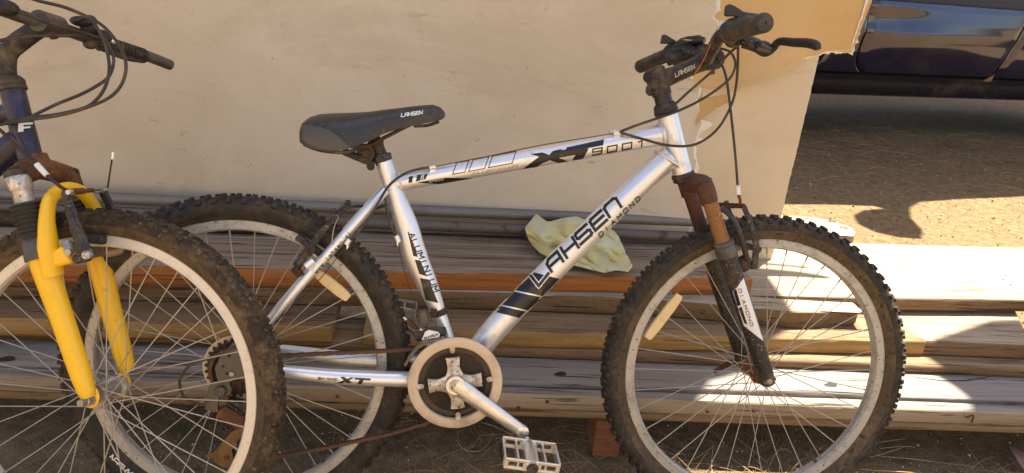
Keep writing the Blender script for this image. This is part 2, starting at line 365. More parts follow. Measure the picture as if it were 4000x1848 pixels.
# ------------------------------------------------------------------ lumber pile
PY = R(4.4774); PD = V((math.cos(PY), math.sin(PY), 0)); PN = V((-math.sin(PY), math.cos(PY), 0)); P0 = V((0, 1.4997, 0))
def pt(s, t, z): return P0 + PD * s + PN * t + V((0, 0, z))
GROUP = 'timbers in the lumber pile'
def plank(front, depth, z0, z1, mt, mf, label, skewL=0.0, skewR=0.0, wob=0.0025, chip=0.004, name='timber', seed=0, rot_end=0.0):
    """front: list of (s,t) of the lower front edge; ring section, wobble and chipped arrises"""
    a = pt(*front[0], 0); b = pt(*front[-1], 0); d = (b - a).normalized(); nn = V((-d.y, d.x, 0)); yaw = math.atan2(d.y, d.x)
    L = (b - a).length; n = max(8, int(L / 0.035)); rc = 0.004
    fs = [p[0] for p in front]; ft = [p[1] for p in front]
    H = z1 - z0
    sec = [(0, rc, 1), (0, H * 0.5, 1), (0, H - rc, 1), (rc, H, 0), (depth * 0.2, H, 0), (depth * 0.4, H, 0), (depth * 0.6, H, 0), (depth * 0.8, H, 0), (depth - rc, H, 0), (depth, H - rc, 1), (depth, rc, 1), (depth - rc, 0, 1), (rc, 0, 1)]
    m = len(sec); vs = []; rnd = seed * 13.7
    for i in range(n + 1):
        s = fs[0] + (fs[-1] - fs[0]) * i / n
        base = pt(s, float(np.interp(s, fs, ft)), 0); x0 = (base - a).dot(d); y0 = (base - a).dot(nn)
        for k, (yy, zz, _) in enumerate(sec):
            u = yy / depth; x = x0
            if i < n * 0.5: x += skewL * u * max(0, 1 - i / 3)
            else: x += skewR * u * max(0, 1 - (n - i) / 3)
            q = V((x * 2.2, k * 1.7 + rnd, rnd)); g = noise.noise(q) * wob; g2 = noise.noise(V((x * 14, k * 3.1 + rnd, 5))) * wob * 0.5
            dz = g if zz > H * 0.4 else 0; dy = g2
            if k in (2, 3): 
                e = max(0, noise.noise(V((x * 9 + rnd, 2, 7))) - 0.15) * chip * 3; dy += e if k == 2 else 0; dz -= e * 0.7
            if rot_end and x0 > L - 0.22 and k <= 4:          # crumbled end: the arris is eaten away
                e = (1 - (L - x0) / 0.22) ** 1.5 * rot_end * (0.75 + 0.5 * noise.noise(V((x * 30, k, 1))))
                if k <= 3: dy += e; 
                if k in (2, 3): dz -= e * 0.25
            vs.append(V((x, y0 + yy + dy, zz + dz)))
    f = []; mi = []
    for i in range(n):
        for k in range(m):
            f.append((i * m + k, (i + 1) * m + k, (i + 1) * m + (k + 1) % m, i * m + (k + 1) % m))
            mi.append(0 if 3 <= k <= 7 else 1)
    f.append(tuple(range(m - 1, -1, -1))); f.append(tuple(n * m + k for k in range(m))); mi += [1, 1]
    mb = MB(); c = V((L / 2, depth / 2, H / 2)); mb.v = [tuple(v - c) for v in vs]; mb.f = f; mb.m = mi
    o = mb.build(name, [mt, mf], angle=50, origin=(0, 0, 0))
    o.location = a + d * c.x + nn * c.y + V((0, 0, z0 + c.z)); o.rotation_euler = (0, 0, yaw)
    tag(o, label, 'plank', GROUP)
    return o
M_ = MAT
rail = plank([(-2.3, 0), (2.7, 0)], 0.038, 0.1225, 0.162, M_['blue_grey_wood'], M_['rail_wood'], 'weathered narrow front rail of the pile with screws and a bent nail', seed=1, wob=0.002)  # front face lightened to put warm bounced light into its colour
plank([(-2.3, 0.003), (2.7, 0.001)], 0.040, 0.100, 0.1215, M_['brown_wood'], M_['tan_wood'], 'lowest orange brown batten of the pile, just above the ground', seed=2, wob=0.001)
slate = plank([(-2.3, 0.046), (2.7, 0.052)], 0.15, 0.105, 0.166, M_['blue_grey_wood'], M_['blue_grey_wood'], 'slate grey plank lying flat behind the front rail, with a dark knot hole', seed=3, wob=0.003)
plank([(-2.3, 0.165), (2.9, 0.166)], 0.142, 0.167, 0.190, M_['tan_wood'], M_['brown_wood'], 'thin brown plank above the slate grey one, running out of frame past the front wheel', seed=4, wob=0.0015)
wide = plank([(1.06, 0.2245), (1.455, 0.2235)], 0.295, 0.1905, 0.2338, M_['rail_wood'], M_['brown_wood'], 'broad plank with a slanted sawn end and a long diagonal scratch, under the bleached plank', seed=5, wob=0.0012, skewL=-0.05, skewR=0.155)
plank([(-2.3, 0.085), (-0.415, 0.160)], 0.34, 0.1905, 0.235, M_['brown_wood'], M_['yellow_wood'], 'short tan plank ending behind the rear wheel of the silver bicycle', seed=6)  # darker top puts the shade of the overhanging planks into its colour
plank([(-0.335, 0.155), (1.157, 0.223)], 0.30, 0.1905, 0.235, M_['tan_wood'], M_['yellow_wood'], 'yellow faced plank with a slanted end right of the front wheel', seed=7, skewR=-0.05)  # top colour darkened to stand for shade below the planks above
plank([(-2.3, 0.19), (-0.93, 0.254), (-0.03, 0.292), (0.455, 0.300), (0.79, 0.262), (1.0, 0.262)], 0.085, 0.236, 0.285, M_['bare_wood'], M_['brown_wood'], 'cracked brown plank with a crumbling rotten end seen through the front wheel', seed=8, chip=0.008, rot_end=0.06, wob=0.004)
bleached = plank([(0.2, 0.316), (2.8, 0.511)], 0.455, 0.246, 0.2845, M_['bare_wood'], M_['brown_wood'], 'broad sunlit plank, bleached almost white, reaching the frame edge', seed=9, wob=0.0015)
toppl = plank([(-2.3, 0.147), (0.705, 0.356)], 0.30, 0.286, 0.336, M_['grey_wood'], M_['orange_wood'], 'top plank with grey weathered face and bright orange front edge', seed=10, skewR=-0.02, chip=0.005)
wb = MB(); wb.box(pt(0.268, 0.05, 0.05), (PD, PN, V((0, 0, 1))), (0.032, 0.055, 0.05)); o = wb.build('wood_block', M_['red_wood'], bevel=0.002)
tag(o, 'reddish wooden block under the pile beside the front wheel', 'block', 'blocks carrying the pile')
for k, s in enumerate((-1.9, 2.3)):
    wb = MB(); wb.box(pt(s, 0.25, 0.05), (PD, PN, V((0, 0, 1))), (0.05, 0.28, 0.05)); o = wb.build('wood_block', M_['red_wood'], bevel=0.002)
    tag(o, ['long wooden bearer under the pile beyond the yellow fork bicycle', 'long wooden bearer under the far end of the pile'][k], 'block', 'blocks carrying the pile')
wb = MB(); wb.box(pt(0.9, 0.68, 0.12), (PD, PN, V((0, 0, 1))), (0.05, 0.07, 0.12)); o = wb.build('wood_block', M_['red_wood'], bevel=0.002)
tag(o, 'tall wooden block hidden under the broad bleached plank', 'block', 'blocks carrying the pile')
# screws and nails in the front rail
def nail(px, bent=False, hr=0.0045):
    P = hit(px, pt(0, 0.0, 0), PN); m = MB()
    if bent:
        m.tube(smooth_path([P + PN * 0.004, P - PN * 0.008, P - PN * 0.012 + V((0.004, 0, 0.006)), P - PN * 0.012 + V((0.012, 0, 0.008)), P - PN * 0.012 + V((0.013, 0, -0.012))], 4), 0.0022, 7)
    else:
        m.lathe(P + PN * 0.002, -PN, [(0, hr * 0.8), (0.004, hr), (0.006, hr * 0.8), (0.0062, 0.0)], 10)
    o = m.build('nail', M_['rust'])
    o.parent = rail; bpy.context.view_layer.update(); o.matrix_parent_inverse = rail.matrix_world.inverted(); WORLD[o.name] = o.location.copy()
for p in ((1153, 1562), (1318, 1548), (2025, 1592), (2763, 1606), (2945, 1604), (2138, 1568)): nail(p)
nail((3768, 1622), True)

def on_plank(m, name, mat, par):
    o = m.build(name, MAT[mat], smooth=False); o.parent = par; bpy.context.view_layer.update(); o.matrix_parent_inverse = par.matrix_world.inverted(); return o
def knot(px, z, r, par, asp=1.6, seed=0, mat='dark_void', name='knot'):
    c = hz(px, z + 0.0012); rs = random.Random(seed + int(px[0])); n = 12; pl = []
    for k in range(n):
        t = 2 * math.pi * k / n; q = r * (1 + .16 * math.sin(2 * t + seed) + .10 * math.sin(3 * t + px[0])) * rs.uniform(.93, 1.05); pl.append(c + PD * (q * asp * math.cos(t)) + PN * (q * math.sin(t)))
    m = MB(); m.add(pl, [tuple(range(n))]); on_plank(m, name, mat, par)
def crack(pts, z, par, wd=0.0016, mat='dark_void'):
    q = [hz(p, z + 0.0011) for p in pts]; n = len(q); L = []; Rr = []
    for i, p in enumerate(q):
        h = wd * math.sin(math.pi * (i + .35) / (n - .3)) + 0.0003; L.append(p - PN * h); Rr.append(p + PN * h)
    on_plank(MB().grid([L, Rr]), 'crack', mat, par)
for p, r in (((2190, 1460), .010), ((3246, 1503), .011), ((22, 1402), .013), ((1420, 1418), .007)): knot(p, 0.166, r, slate)
crack([(3560, 1470), (3680, 1487), (3770, 1486), (3840, 1476), (3885, 1467)], 0.166, slate, .002)
crack([(2990, 1515), (3120, 1525), (3300, 1532), (3520, 1547)], 0.166, slate, .0015); crack([(2180, 1470), (2260, 1471), (2340, 1476)], 0.166, slate, .0015); crack([(900, 1395), (1040, 1390), (1150, 1396)], 0.166, slate)
knot((3795, 1220), 0.2338, .0035, wide)
crack([(3805, 1190), (3850, 1240), (3912, 1322)], 0.2338, wide, .0008)
crack([(3430, 1053), (3500, 1049), (3590, 1047)], 0.2845, bleached, .0010); crack([(3690, 1103), (3850, 1100), (3990, 1105)], 0.2845, bleached, .0010); crack([(2990, 1168), (3130, 1170), (3350, 1176)], 0.2845, bleached, .0018)
for p in ((3930, 1074), (3918, 1092), (3948, 1111), (3862, 1035)): knot(p, 0.2845, .0032, bleached)
crack([(3800, 1068), (3822, 1090)], 0.2845, bleached, .0016)
for pts in ([(880, 985), (1000, 990), (1160, 994)], [(1690, 1000), (1800, 1008), (1960, 1012)], [(520, 960), (650, 965), (760, 972)], [(2480, 1080), (2560, 1085), (2640, 1083)], [(1750, 930), (1850, 940), (1990, 942)], [(2640, 1050), (2740, 1062), (2800, 1066)]): crack(pts, 0.336, toppl, .0016)
# pipes on the pile
def pipe(p1, z1, p2, z2, r, mat, label, ext=(0.6, 0.3)):
    a = hz(p1, z1); b = hz(p2, z2); d = (b - a).normalized(); a = a - d * ext[0]; b = b + d * ext[1]
    m = MB(); ax = d; L = (b - a).length
    m.lathe(a, ax, [(0, r * 0.8), (0, r), (L, r), (L, r * 0.8), (L - 0.05, r * 0.8)] , 20)
    o = m.build('metal_pipe', mat, angle=35); tag(o, label, 'pipe', 'steel pipes on top of the pile'); return o
pipe((200, 766), 0.402, (2640, 862), 0.402, 0.0165, M_['grey_pipe'], 'upper grey steel pipe lying along the foot of the plasterboard', (0.8, 0.22))
pipe((200, 818), 0.366, (2640, 923), 0.366, 0.0160, M_['rusty_pipe'], 'lower steel pipe, rust stained behind the yellow cloth', (0.8, 0.12))
pipe((150, 862), 0.353, (1000, 890), 0.353, 0.0170, M_['rust_dark'], 'short dark rusty pipe in front of the other two, behind the yellow fork', (0.8, 0.08))

# ------------------------------------------------------------------ plasterboard
BT = 0.655; BL = R(-9.0); BU = V((0, 0, math.cos(BL))) + PN * math.sin(BL); BN = BU.cross(PD) * 1.0
if BN.y > 0: BN = -BN                        # BN points to the camera side
BC = pt(0.885, BT, 0.2855)
def bp(px, py, off=0.0): return hit((px, py), BC + BN * off, BN)
def jag(pts, amp=3.0, step=14, seed=0):
    rs = random.Random(seed); out = []
    for (x0, y0), (x1, y1) in zip(pts[:-1], pts[1:]):
        L = math.hypot(x1 - x0, y1 - y0); n = max(1, int(L / step))
        for k in range(n):
            t = k / n; g = rs.uniform(-amp, amp); g2 = rs.uniform(-amp, amp)
            out.append((x0 + (x1 - x0) * t + (g if k else 0), y0 + (y1 - y0) * t + (g2 if k else 0)))
    out.append(pts[-1]); return out
board = empty('plasterboard', pt(-0.2, BT, 0.2855))
tag(board, 'large buff plasterboard sheet leaning behind the bicycles, its right side torn and peeled', 'board')
TOPZ = 1.95
def up(px, z, off=0.0):      # a point of the board above the frame, reached from the edge pixel px at y=0
    p = bp(px, 0, off); return p + BU * ((z - p.z) / BU.z)
# backing sheet: the whole board, lower right piece keeps it bare
edge = jag([(3214, 150), (3200, 215), (3141, 470), (3082, 712), (3056, 825), (3014, 1013)], 1.6, 16, 3)
L_bot = pt(-2.4, BT, 0.2855); R_bot = bp(3014, 1013)
poly = [L_bot + BU * 0, R_bot] + [bp(x, y) for x, y in reversed(edge[:-1])] + [up(3290, TOPZ)]
dl = PD * -(0.0); Ltop = L_bot + BU * ((TOPZ - 0.2855) / BU.z)
mb = MB(); mb.prism(poly + [Ltop], -BN * 0.006, mi=0, mi_side=1); mb.build('backing_sheet', [M_['backing_paper'], M_['gypsum']], board, smooth=False)
# face layer: gypsum core and painted paper, torn away along a ragged line
tear = [(2800, -2), (2800, 30), (2783, 70), (2800, 80), (2806, 125), (2790, 150), (2760, 165), (2745, 172), (2700, 300), (2732, 345), (2722, 400), (2740, 480), (2712, 560), (2718, 640), (2702, 720), (2706, 800), (2690, 900), (2690, 1010)]
tj = jag(tear, 5.0, 12, 9)
face = [bp(x, y, 0.009) for x, y in tj]
fb = bp(2690, 1010, 0.009); k = (fb - pt(0, BT, 0.2875)).dot(V((0, 0, 1)))
face[-1] = fb - BU * (k / BU.z)
FL = face[-1] + PD * (-3.0 - (face[-1] - P0).dot(PD) + 0.6)
f0 = face[0]; ft = f0 + BU * ((TOPZ - f0.z) / BU.z); FLt = FL + BU * ((TOPZ - FL.z) / BU.z)
mb = MB(); mb.prism([FL] + list(reversed(face)) + [ft, FLt], -BN * 0.0085, mi=0, mi_side=1)
mb.build('face_layer', [M_['board_paper'], M_['gypsum']], board, smooth=False)
# white crumbs of core along the tear
mb = MB(); rs = random.Random(4)
for (x, y), (x2, y2) in zip(tj[:-1], tj[1:]):
    for q in range(rs.choice((0, 1, 2, 4))):
        t = rs.random(); p = bp(x + (x2 - x) * t + rs.uniform(-3, 10), y + (y2 - y) * t, rs.uniform(0.0010, 0.004))
        r = 0.0008 * math.exp(abs(rs.gauss(0, .6))); mb.sphere(p, (r * rs.uniform(.7, 1.6), r, r * rs.uniform(.7, 1.8)), seg=6, rings=4)
tag(mb.build('torn_core', M_['gypsum'], board, smooth=False), kind='stuff')
rs = random.Random(21); strip_l = []; strip_r = []
for (x, y) in tj:
    wd = max(2.0, rs.gauss(9, 7)) * (2.2 if 330 < y < 560 else 1.0)
    strip_l.append(bp(x - 3, y, 0.0085)); strip_r.append(bp(x + wd, y + rs.uniform(-3, 3), 0.0062 if y < 330 else 0.0015))
MB().grid([strip_l, strip_r]).build('torn_edge', M_['gypsum'], board, smooth=False)
# peeled paper flaps: curved sheets with their own thickness
def flap(name, top, bot, mat, curl, nu=26, nv=12, thick=0.0016, edge_mat=None):
    tp = [V(p) for p in top]; bt = [V(p) for p in bot]
    def at(pl, u):
        x = u * (len(pl) - 1); i = min(int(x), len(pl) - 2); return pl[i].lerp(pl[i + 1], x - i)
    P = []
    for j in range(nv + 1):
        v = j / nv; row = []
        for i in range(nu + 1):
            u = i / nu; p = at(tp, u).lerp(at(bt, u), v)
            d = CAM_O - p; c = curl(u, v)
            row.append(p + d.normalized() * c)
        P.append(row)
    mb = MB(); n = (nv + 1) * (nu + 1); mb.grid(P); mb.grid([[q - BN * thick for q in r] for r in P], mi=0)
    rim = [j * (nu + 1) for j in range(nv + 1)] + [nv * (nu + 1) + i for i in range(1, nu + 1)] + [j * (nu + 1) + nu for j in range(nv - 1, -1, -1)] + [i for i in range(nu - 1, 0, -1)]
    fs = [(rim[i], rim[(i + 1) % len(rim)], rim[(i + 1) % len(rim)] + n, rim[i] + n) for i in range(len(rim))]
    mb.f += fs; mb.m += [1] * len(fs)
    return mb.build(name, [mat, edge_mat or M_['gypsum']], board, angle=60)
flap_top = [up(x, 1.5, 0.003) for x in (2780, 2900, 3000, 3100, 3200, 3300, 3450)]
fb_px = [(2700, 318), (2747, 341), (2820, 343), (2888, 341), (2945, 330), (2988, 312), (3060, 285), (3123, 256), (3118, 228), (3182, 218), (3222, 201), (3255, 198), (3329, 206)]
fbp = [bp(x, y, 0.004) for x, y in jag(fb_px, 2.0, 16, 5)]
fo = flap('paper_flap', flap_top, fbp, M_['torn_paper'], lambda u, v: 0.0 + 0.085 * (v ** 5) * math.exp(-((u - 0.42) / 0.24) ** 2) + 0.010 * v * v * (u > 0.6) * (u - 0.6), 60, 26)
fo['label'] = 'ochre paper flap hanging over the torn board behind the brake lever'
rs = random.Random(33); ll, lr = [], []
for x, y in jag([(3100, 262), (3116, 232), (3150, 222), (3182, 218), (3222, 201), (3255, 198), (3300, 203), (3329, 206), (3334, 172), (3352, 118), (3376, 41), (3392, -10)], 2, 9, 6):
    k_ = max(2.5, rs.gauss(9, 4)); ll.append(bp(x - 5, y - 6, .0085)); lr.append(bp(x + k_ * (.9 if y < 205 and x > 3300 else .2), y + k_ * (.15 if x > 3320 else 1), .003))
MB().grid([ll, lr]).build('torn_edge', M_['gypsum'], board, smooth=False)
tri_top = [bp(x, y, 0.004) for x, y in ((2742, 356), (2790, 372), (2838, 366))]
tri_bot = [bp(x, y, 0.004) for x, y in jag([(2716, 492), (2760, 452), (2800, 420), (2842, 402)], 2, 12, 8)]
fo = flap('paper_flap', tri_top, tri_bot, M_['torn_paper'], lambda u, v: 0.001 + 0.012 * v * v, 16, 8)
fo['label'] = 'small curled paper scrap below the large flap'
tri_top = [bp(x, y, 0.004) for x, y in ((2747, 330), (2800, 332), (2890, 334))]
tri_bot = [bp(x, y, 0.004) for x, y in jag([(2742, 385), (2800, 375), (2850, 362), (2893, 350)], 2, 12, 18)]
flap('paper_strip', tri_top, tri_bot, M_['backing_paper'], lambda u, v: 0.001 + 0.006 * v, 16, 6)
# ------------------------------------------------------------------ unseen sheets added above the yard, outlines cut to cast the wanted shade
def canvas():
    t = NT('canvas'); c = t.coord(); n = t.noise(40, 4, 0.6, c)
    MAT['canvas'] = t.done(t.mix(n, (0.42, 0.37, 0.28), (0.5, 0.45, 0.36)), 0.9)
canvas()
SHADE_Z = 3.0
def add_shade_sheet(g, label, posts):
    off = SUN_K * SHADE_Z; P = [V((x, y, 0)) + off for x, y in g]
    root = empty('added_shade_sheet', V((posts[0][0], posts[0][1], 0))); tag(root, label, 'shade cloth', 'unseen sheets added to cast shade')
    MB().prism(P, V((0, 0, 0.003))).build('shade_sheet', MAT['canvas'], root, smooth=False)
    for x, y in posts:
        m = MB(); m.tube([V((x, y, -0.05)), V((x, y, SHADE_Z + 0.05))], 0.03, 12); m.build('shade_post', MAT['grey_pipe'], root)
add_shade_sheet([(-3.3, 2.5), (0.69, 2.5), (0.69, 2.115), (0.84, 2.11), (0.87, 2.10), (0.84, 2.092), (0.69, 2.09), (0.69, 2.062), (0.80, 2.06), (0.87, 2.048), (0.91, 2.028), (0.88, 2.012), (0.80, 2.01), (0.70, 1.995), (0.695, 1.75), (0.62, 1.67), (0.48, 1.59), (0.43, 1.50), (0.45, 1.43), (0.64, 1.37), (0.70, 1.25), (0.70, 0.95), (0.6, 0.80), (-3.3, 0.74)],
     'unseen sheet added above the leaning bicycles, its edge cut to cast their shade', [(-2.55, 3.3), (-2.55, 1.4)])
add_shade_sheet([(1.094, 1.765), (1.348, 1.927), (1.43, 1.945), (1.75, 1.985), (2.6, 2.13), (4.2, 2.5), (4.4, 0.85), (0.78, 0.80), (0.82, 0.95), (0.90, 1.30), (0.94, 1.45), (1.02, 1.51), (1.118, 1.56), (1.135, 1.615), (1.112, 1.70)],
     'unseen sheet added above the sawn plank ends, its corner cut to cast shade', [(5.0, 3.6), (5.1, 1.4)])
add_shade_sheet([(-2, 3.80), (1.0, 3.85), (1.514, 3.895), (1.75, 3.93), (1.98, 3.965), (2.02, 3.93), (1.87, 3.85), (1.775, 3.74), (1.74, 3.60), (1.775, 3.47), (1.87, 3.415), (1.98, 3.43), (2.06, 3.58), (2.11, 3.8), (2.2, 4.0), (2.344, 4.162), (2.6, 4.29), (3.147, 4.497), (5, 4.9), (8.5, 5.3), (8.5, 9.6), (-2, 9.6)],
     'unseen wide sheet added above the parked car, its lobe cut to cast a rounded shadow', [(-1.1, 10.4), (9.2, 10.4), (9.2, 6.3)])

# ------------------------------------------------------------------ unseen house behind the photographer, added for its warm bounce light and reflections
def house():
    t = NT('stucco'); cc = t.coord(); n = t.noise(30, 6, .7, cc)
    MAT['stucco'] = t.done(t.mix(n, (0.62, 0.55, 0.43), (0.70, 0.63, 0.51)), 0.9, 0, t.bump(n, 0.4, 0.004))
    h = empty('house', V((0, -3.4, 0))); tag(h, 'unseen cream stuccoed house added behind the viewpoint for warm bounce light', 'house')
    X, Y, Z = V((1, 0, 0)), V((0, 1, 0)), V((0, 0, 1))
    m = MB()
    for x0, x1, z0, z1 in ((-8, -2.6, 0, 3.3), (-2.6, -1.6, 2.1, 3.3), (-1.6, 1.6, 0, 3.3), (1.6, 3.2, 0, 0.9), (1.6, 3.2, 2.1, 3.3), (3.2, 9, 0, 3.3)):
        m.box(V(((x0 + x1) / 2, -3.5, (z0 + z1) / 2)), (X, Y, Z), ((x1 - x0) / 2, .1, (z1 - z0) / 2))
    m.build('wall', MAT['stucco'], h, smooth=False)
    MB().box(V((-2.1, -3.5, 1.05)), (X, Y, Z), (.5, .03, 1.05)).build('door', MAT['brown_wood'], h, smooth=False)
    w = MB().box(V((2.4, -3.5, 1.5)), (X, Y, Z), (.8, .03, .6)).build('window', MAT['white_plastic'], h, smooth=False)
    MB().box(V((2.4, -3.462, 1.5)), (X, Y, Z), (.72, .005, .52)).build('pane', MAT['black_gloss'], w, smooth=False)
    MB().box(V((.5, -5.5, 3.4)), (X, Y, Z), (8.6, 2.1, .1)).build('roof', MAT['rusty_pipe'], h, smooth=False)
house()

# ------------------------------------------------------------------ car
SZ = 0.37
CA = hz((3215, 352), SZ); CB = hz((4000, 378), SZ); CD = (CB - CA).normalized(); CD.z = 0; CD.normalize(); CN = V((CD.y, -CD.x, 0))   # CN towards camera
car = empty('parked_car', CA.copy()); car.location.z = 0; WORLD[car.name] = car.location.copy()
tag(car, 'dark navy blue car parked beyond the lumber pile, seen only as its dusty lower doors', 'car')
def cx(px, py):
    p = hit((px, py), CA, CN); return (p - CA).dot(CD), p.z
def bulge(z):
    return float(np.interp(z, [0.33, 0.37, 0.41, 0.46, 0.52, 0.60, 0.68, 0.76, 0.84, 0.92, 1.02, 1.1], [-0.05, -0.012, 0.0, 0.006, 0.034, 0.062, 0.080, 0.090, 0.106, 0.108, 0.098, 0.07]))
def crown(x, z):      # the pressed shape of the doors: shallow crowns and hollows
    k = min(1, max(0, (z - 0.5) / 0.2))
    return 1.5 * k * (0.018 * math.exp(-((x - 0.72) / 0.42) ** 2 - ((z - 0.74) / 0.16) ** 2) - 0.020 * math.exp(-((x - 0.42) / 0.33) ** 2 - ((z - 0.93) / 0.075) ** 2) + 0.012 * math.sin(x * 3.4 + z * 6.0) * 0.5 - 0.012 * math.exp(-((x - 1.0) / 0.3) ** 2 - ((z - 0.60) / 0.07) ** 2))
def cpt(x, z, d=0.0): return V((CA.x, CA.y, 0)) + CD * x + V((0, 0, z)) + CN * (bulge(z) + d + crown(x, z))
def panel(name, left, right, z0, z1, mat, nz=34, nx=24, parent=car, ret=0.02, wave=0.0):
    P = []
    for j in range(nz + 1):
        z = z0 + (z1 - z0) * j / nz; l, r = left(z), right(z); row = []
        for i in range(nx + 1):
            x = l + (r - l) * i / nx
            e = min(1.0, (x - l) / 0.010, (r - x) / 0.010, (z - z0) / 0.010 + 0.0001) if ret else 1
            row.append(cpt(x, z, -ret * (1 - math.sqrt(max(0, 1 - (1 - max(0, e)) ** 2))) + wave * math.sin(x * 2.1 + z * 5)))
        P.append(row)
    return MB().grid(P).build(name, mat, parent, angle=80)
dl_x, dl_z = cx(3328, 230); _, dz0 = cx(3420, 287); rx0, rz0 = cx(3880, 268); rx1, rz1 = cx(4000, 40)
slope = (rx1 - rx0) / (rz1 - rz0); RC = 0.16
def gapx(z): return rx0 + slope * (z - rz0) * (1.0 if z > rz0 else 0.4)
def dleft(z):
    h = z - dz0
    return dl_x + (RC - math.sqrt(max(0, RC * RC - (RC - h) ** 2)) if h < RC else 0)
ax_, az_ = cx(3178, 300)
panel('door', lambda z: dleft(z) + 0.006, lambda z: gapx(z) - 0.006, dz0, 1.06, MAT['car_paint'], 40, 40)
panel('rear_door', lambda z: gapx(z) + 0.006, lambda z: gapx(z) + 1.05, dz0 - 0.005, 1.06, MAT['car_paint'], 36, 24)
panel('fender', lambda z: ax_ - 0.02 + 0.35 * max(0, z - 0.55), lambda z: dleft(z) - 0.006 if z > dz0 else dl_x + 0.1, dz0 - 0.004, 1.06, MAT['car_paint'], 36, 16)
panel('sill', lambda z: ax_ - 0.06, lambda z: 3.2, SZ - 0.03, dz0 - 0.012, MAT['car_sill'], 12, 40, ret=0.006)
m = MB()
prof = [(-1.25, 0.33), (3.9, 0.33), (4.0, 0.6), (3.9, 1.04), (-1.15, 1.04), (-1.4, 0.6)]
m.prism([V((CA.x, CA.y, 0)) + CD * x + V((0, 0, z)) - CN * 0.05 for x, z in prof], -CN * 1.6)
m.build('body_shell', MAT['dark_void'], car, smooth=False)
m = MB(); prof = [(-0.25, 1.045), (3.5, 1.045), (3.1, 1.52), (0.7, 1.52)]
m.prism([V((CA.x, CA.y, 0)) + CD * x + V((0, 0, z)) - CN * 0.18 for x, z in prof], -CN * 1.35); m.build('cabin', MAT['car_paint'], car, smooth=False)
for xw in (-0.47, 2.75):
    m = MB(); c = V((CA.x, CA.y, 0)) + CD * xw + V((0, 0, 0.33))
    m.lathe(c - CN * 0.13, CN, [(0, 0.18), (0.0, 0.30), (0.03, 0.33), (0.15, 0.33), (0.18, 0.31), (0.18, 0.22), (0.15, 0.2), (0.15, 0.0)], 40)
    m.build('wheel', MAT['rubber'], car)
# small yellow sticker beside the door gap
m = MB(); tri = [cx(3828, 316), cx(3862, 318), cx(3866, 286)]
m.prism([cpt(x, z, 0.003) for x, z in tri], CN * 0.001); m.build('sticker', MAT['yellow_wood'], car, smooth=False)

# ------------------------------------------------------------------ pale offcut with two holes lying beyond the pile
zt = 0.045
poly = [hz(p, zt) for p in ((3000, 838), (3180, 848), (3262, 866), (3322, 886), (3343, 906), (3336, 922), (3250, 918), (3150, 905), (3000, 880))]
off = empty('offcut', V((poly[4].x, poly[4].y, 0))); tag(off, 'pale bleached wooden offcut with two round holes, on the sunny ground behind the front wheel', 'offcut')
MB().prism(poly, V((0, 0, -0.05))).build('slab', MAT['bare_wood'], off, smooth=False, bevel=0.004)
for p, r in (((3249, 866), 0.02), ((3296, 890), 0.02), ((3155, 853), 0.009)):
    c = hz(p, zt); MB().lathe(c + V((0, 0, 0.0012)), V((0, 0, 1)), [(0, r), (0.0008, r * 0.9), (0.0008, 0)], 16).build('bolt_hole', MAT['dark_steel'], off)

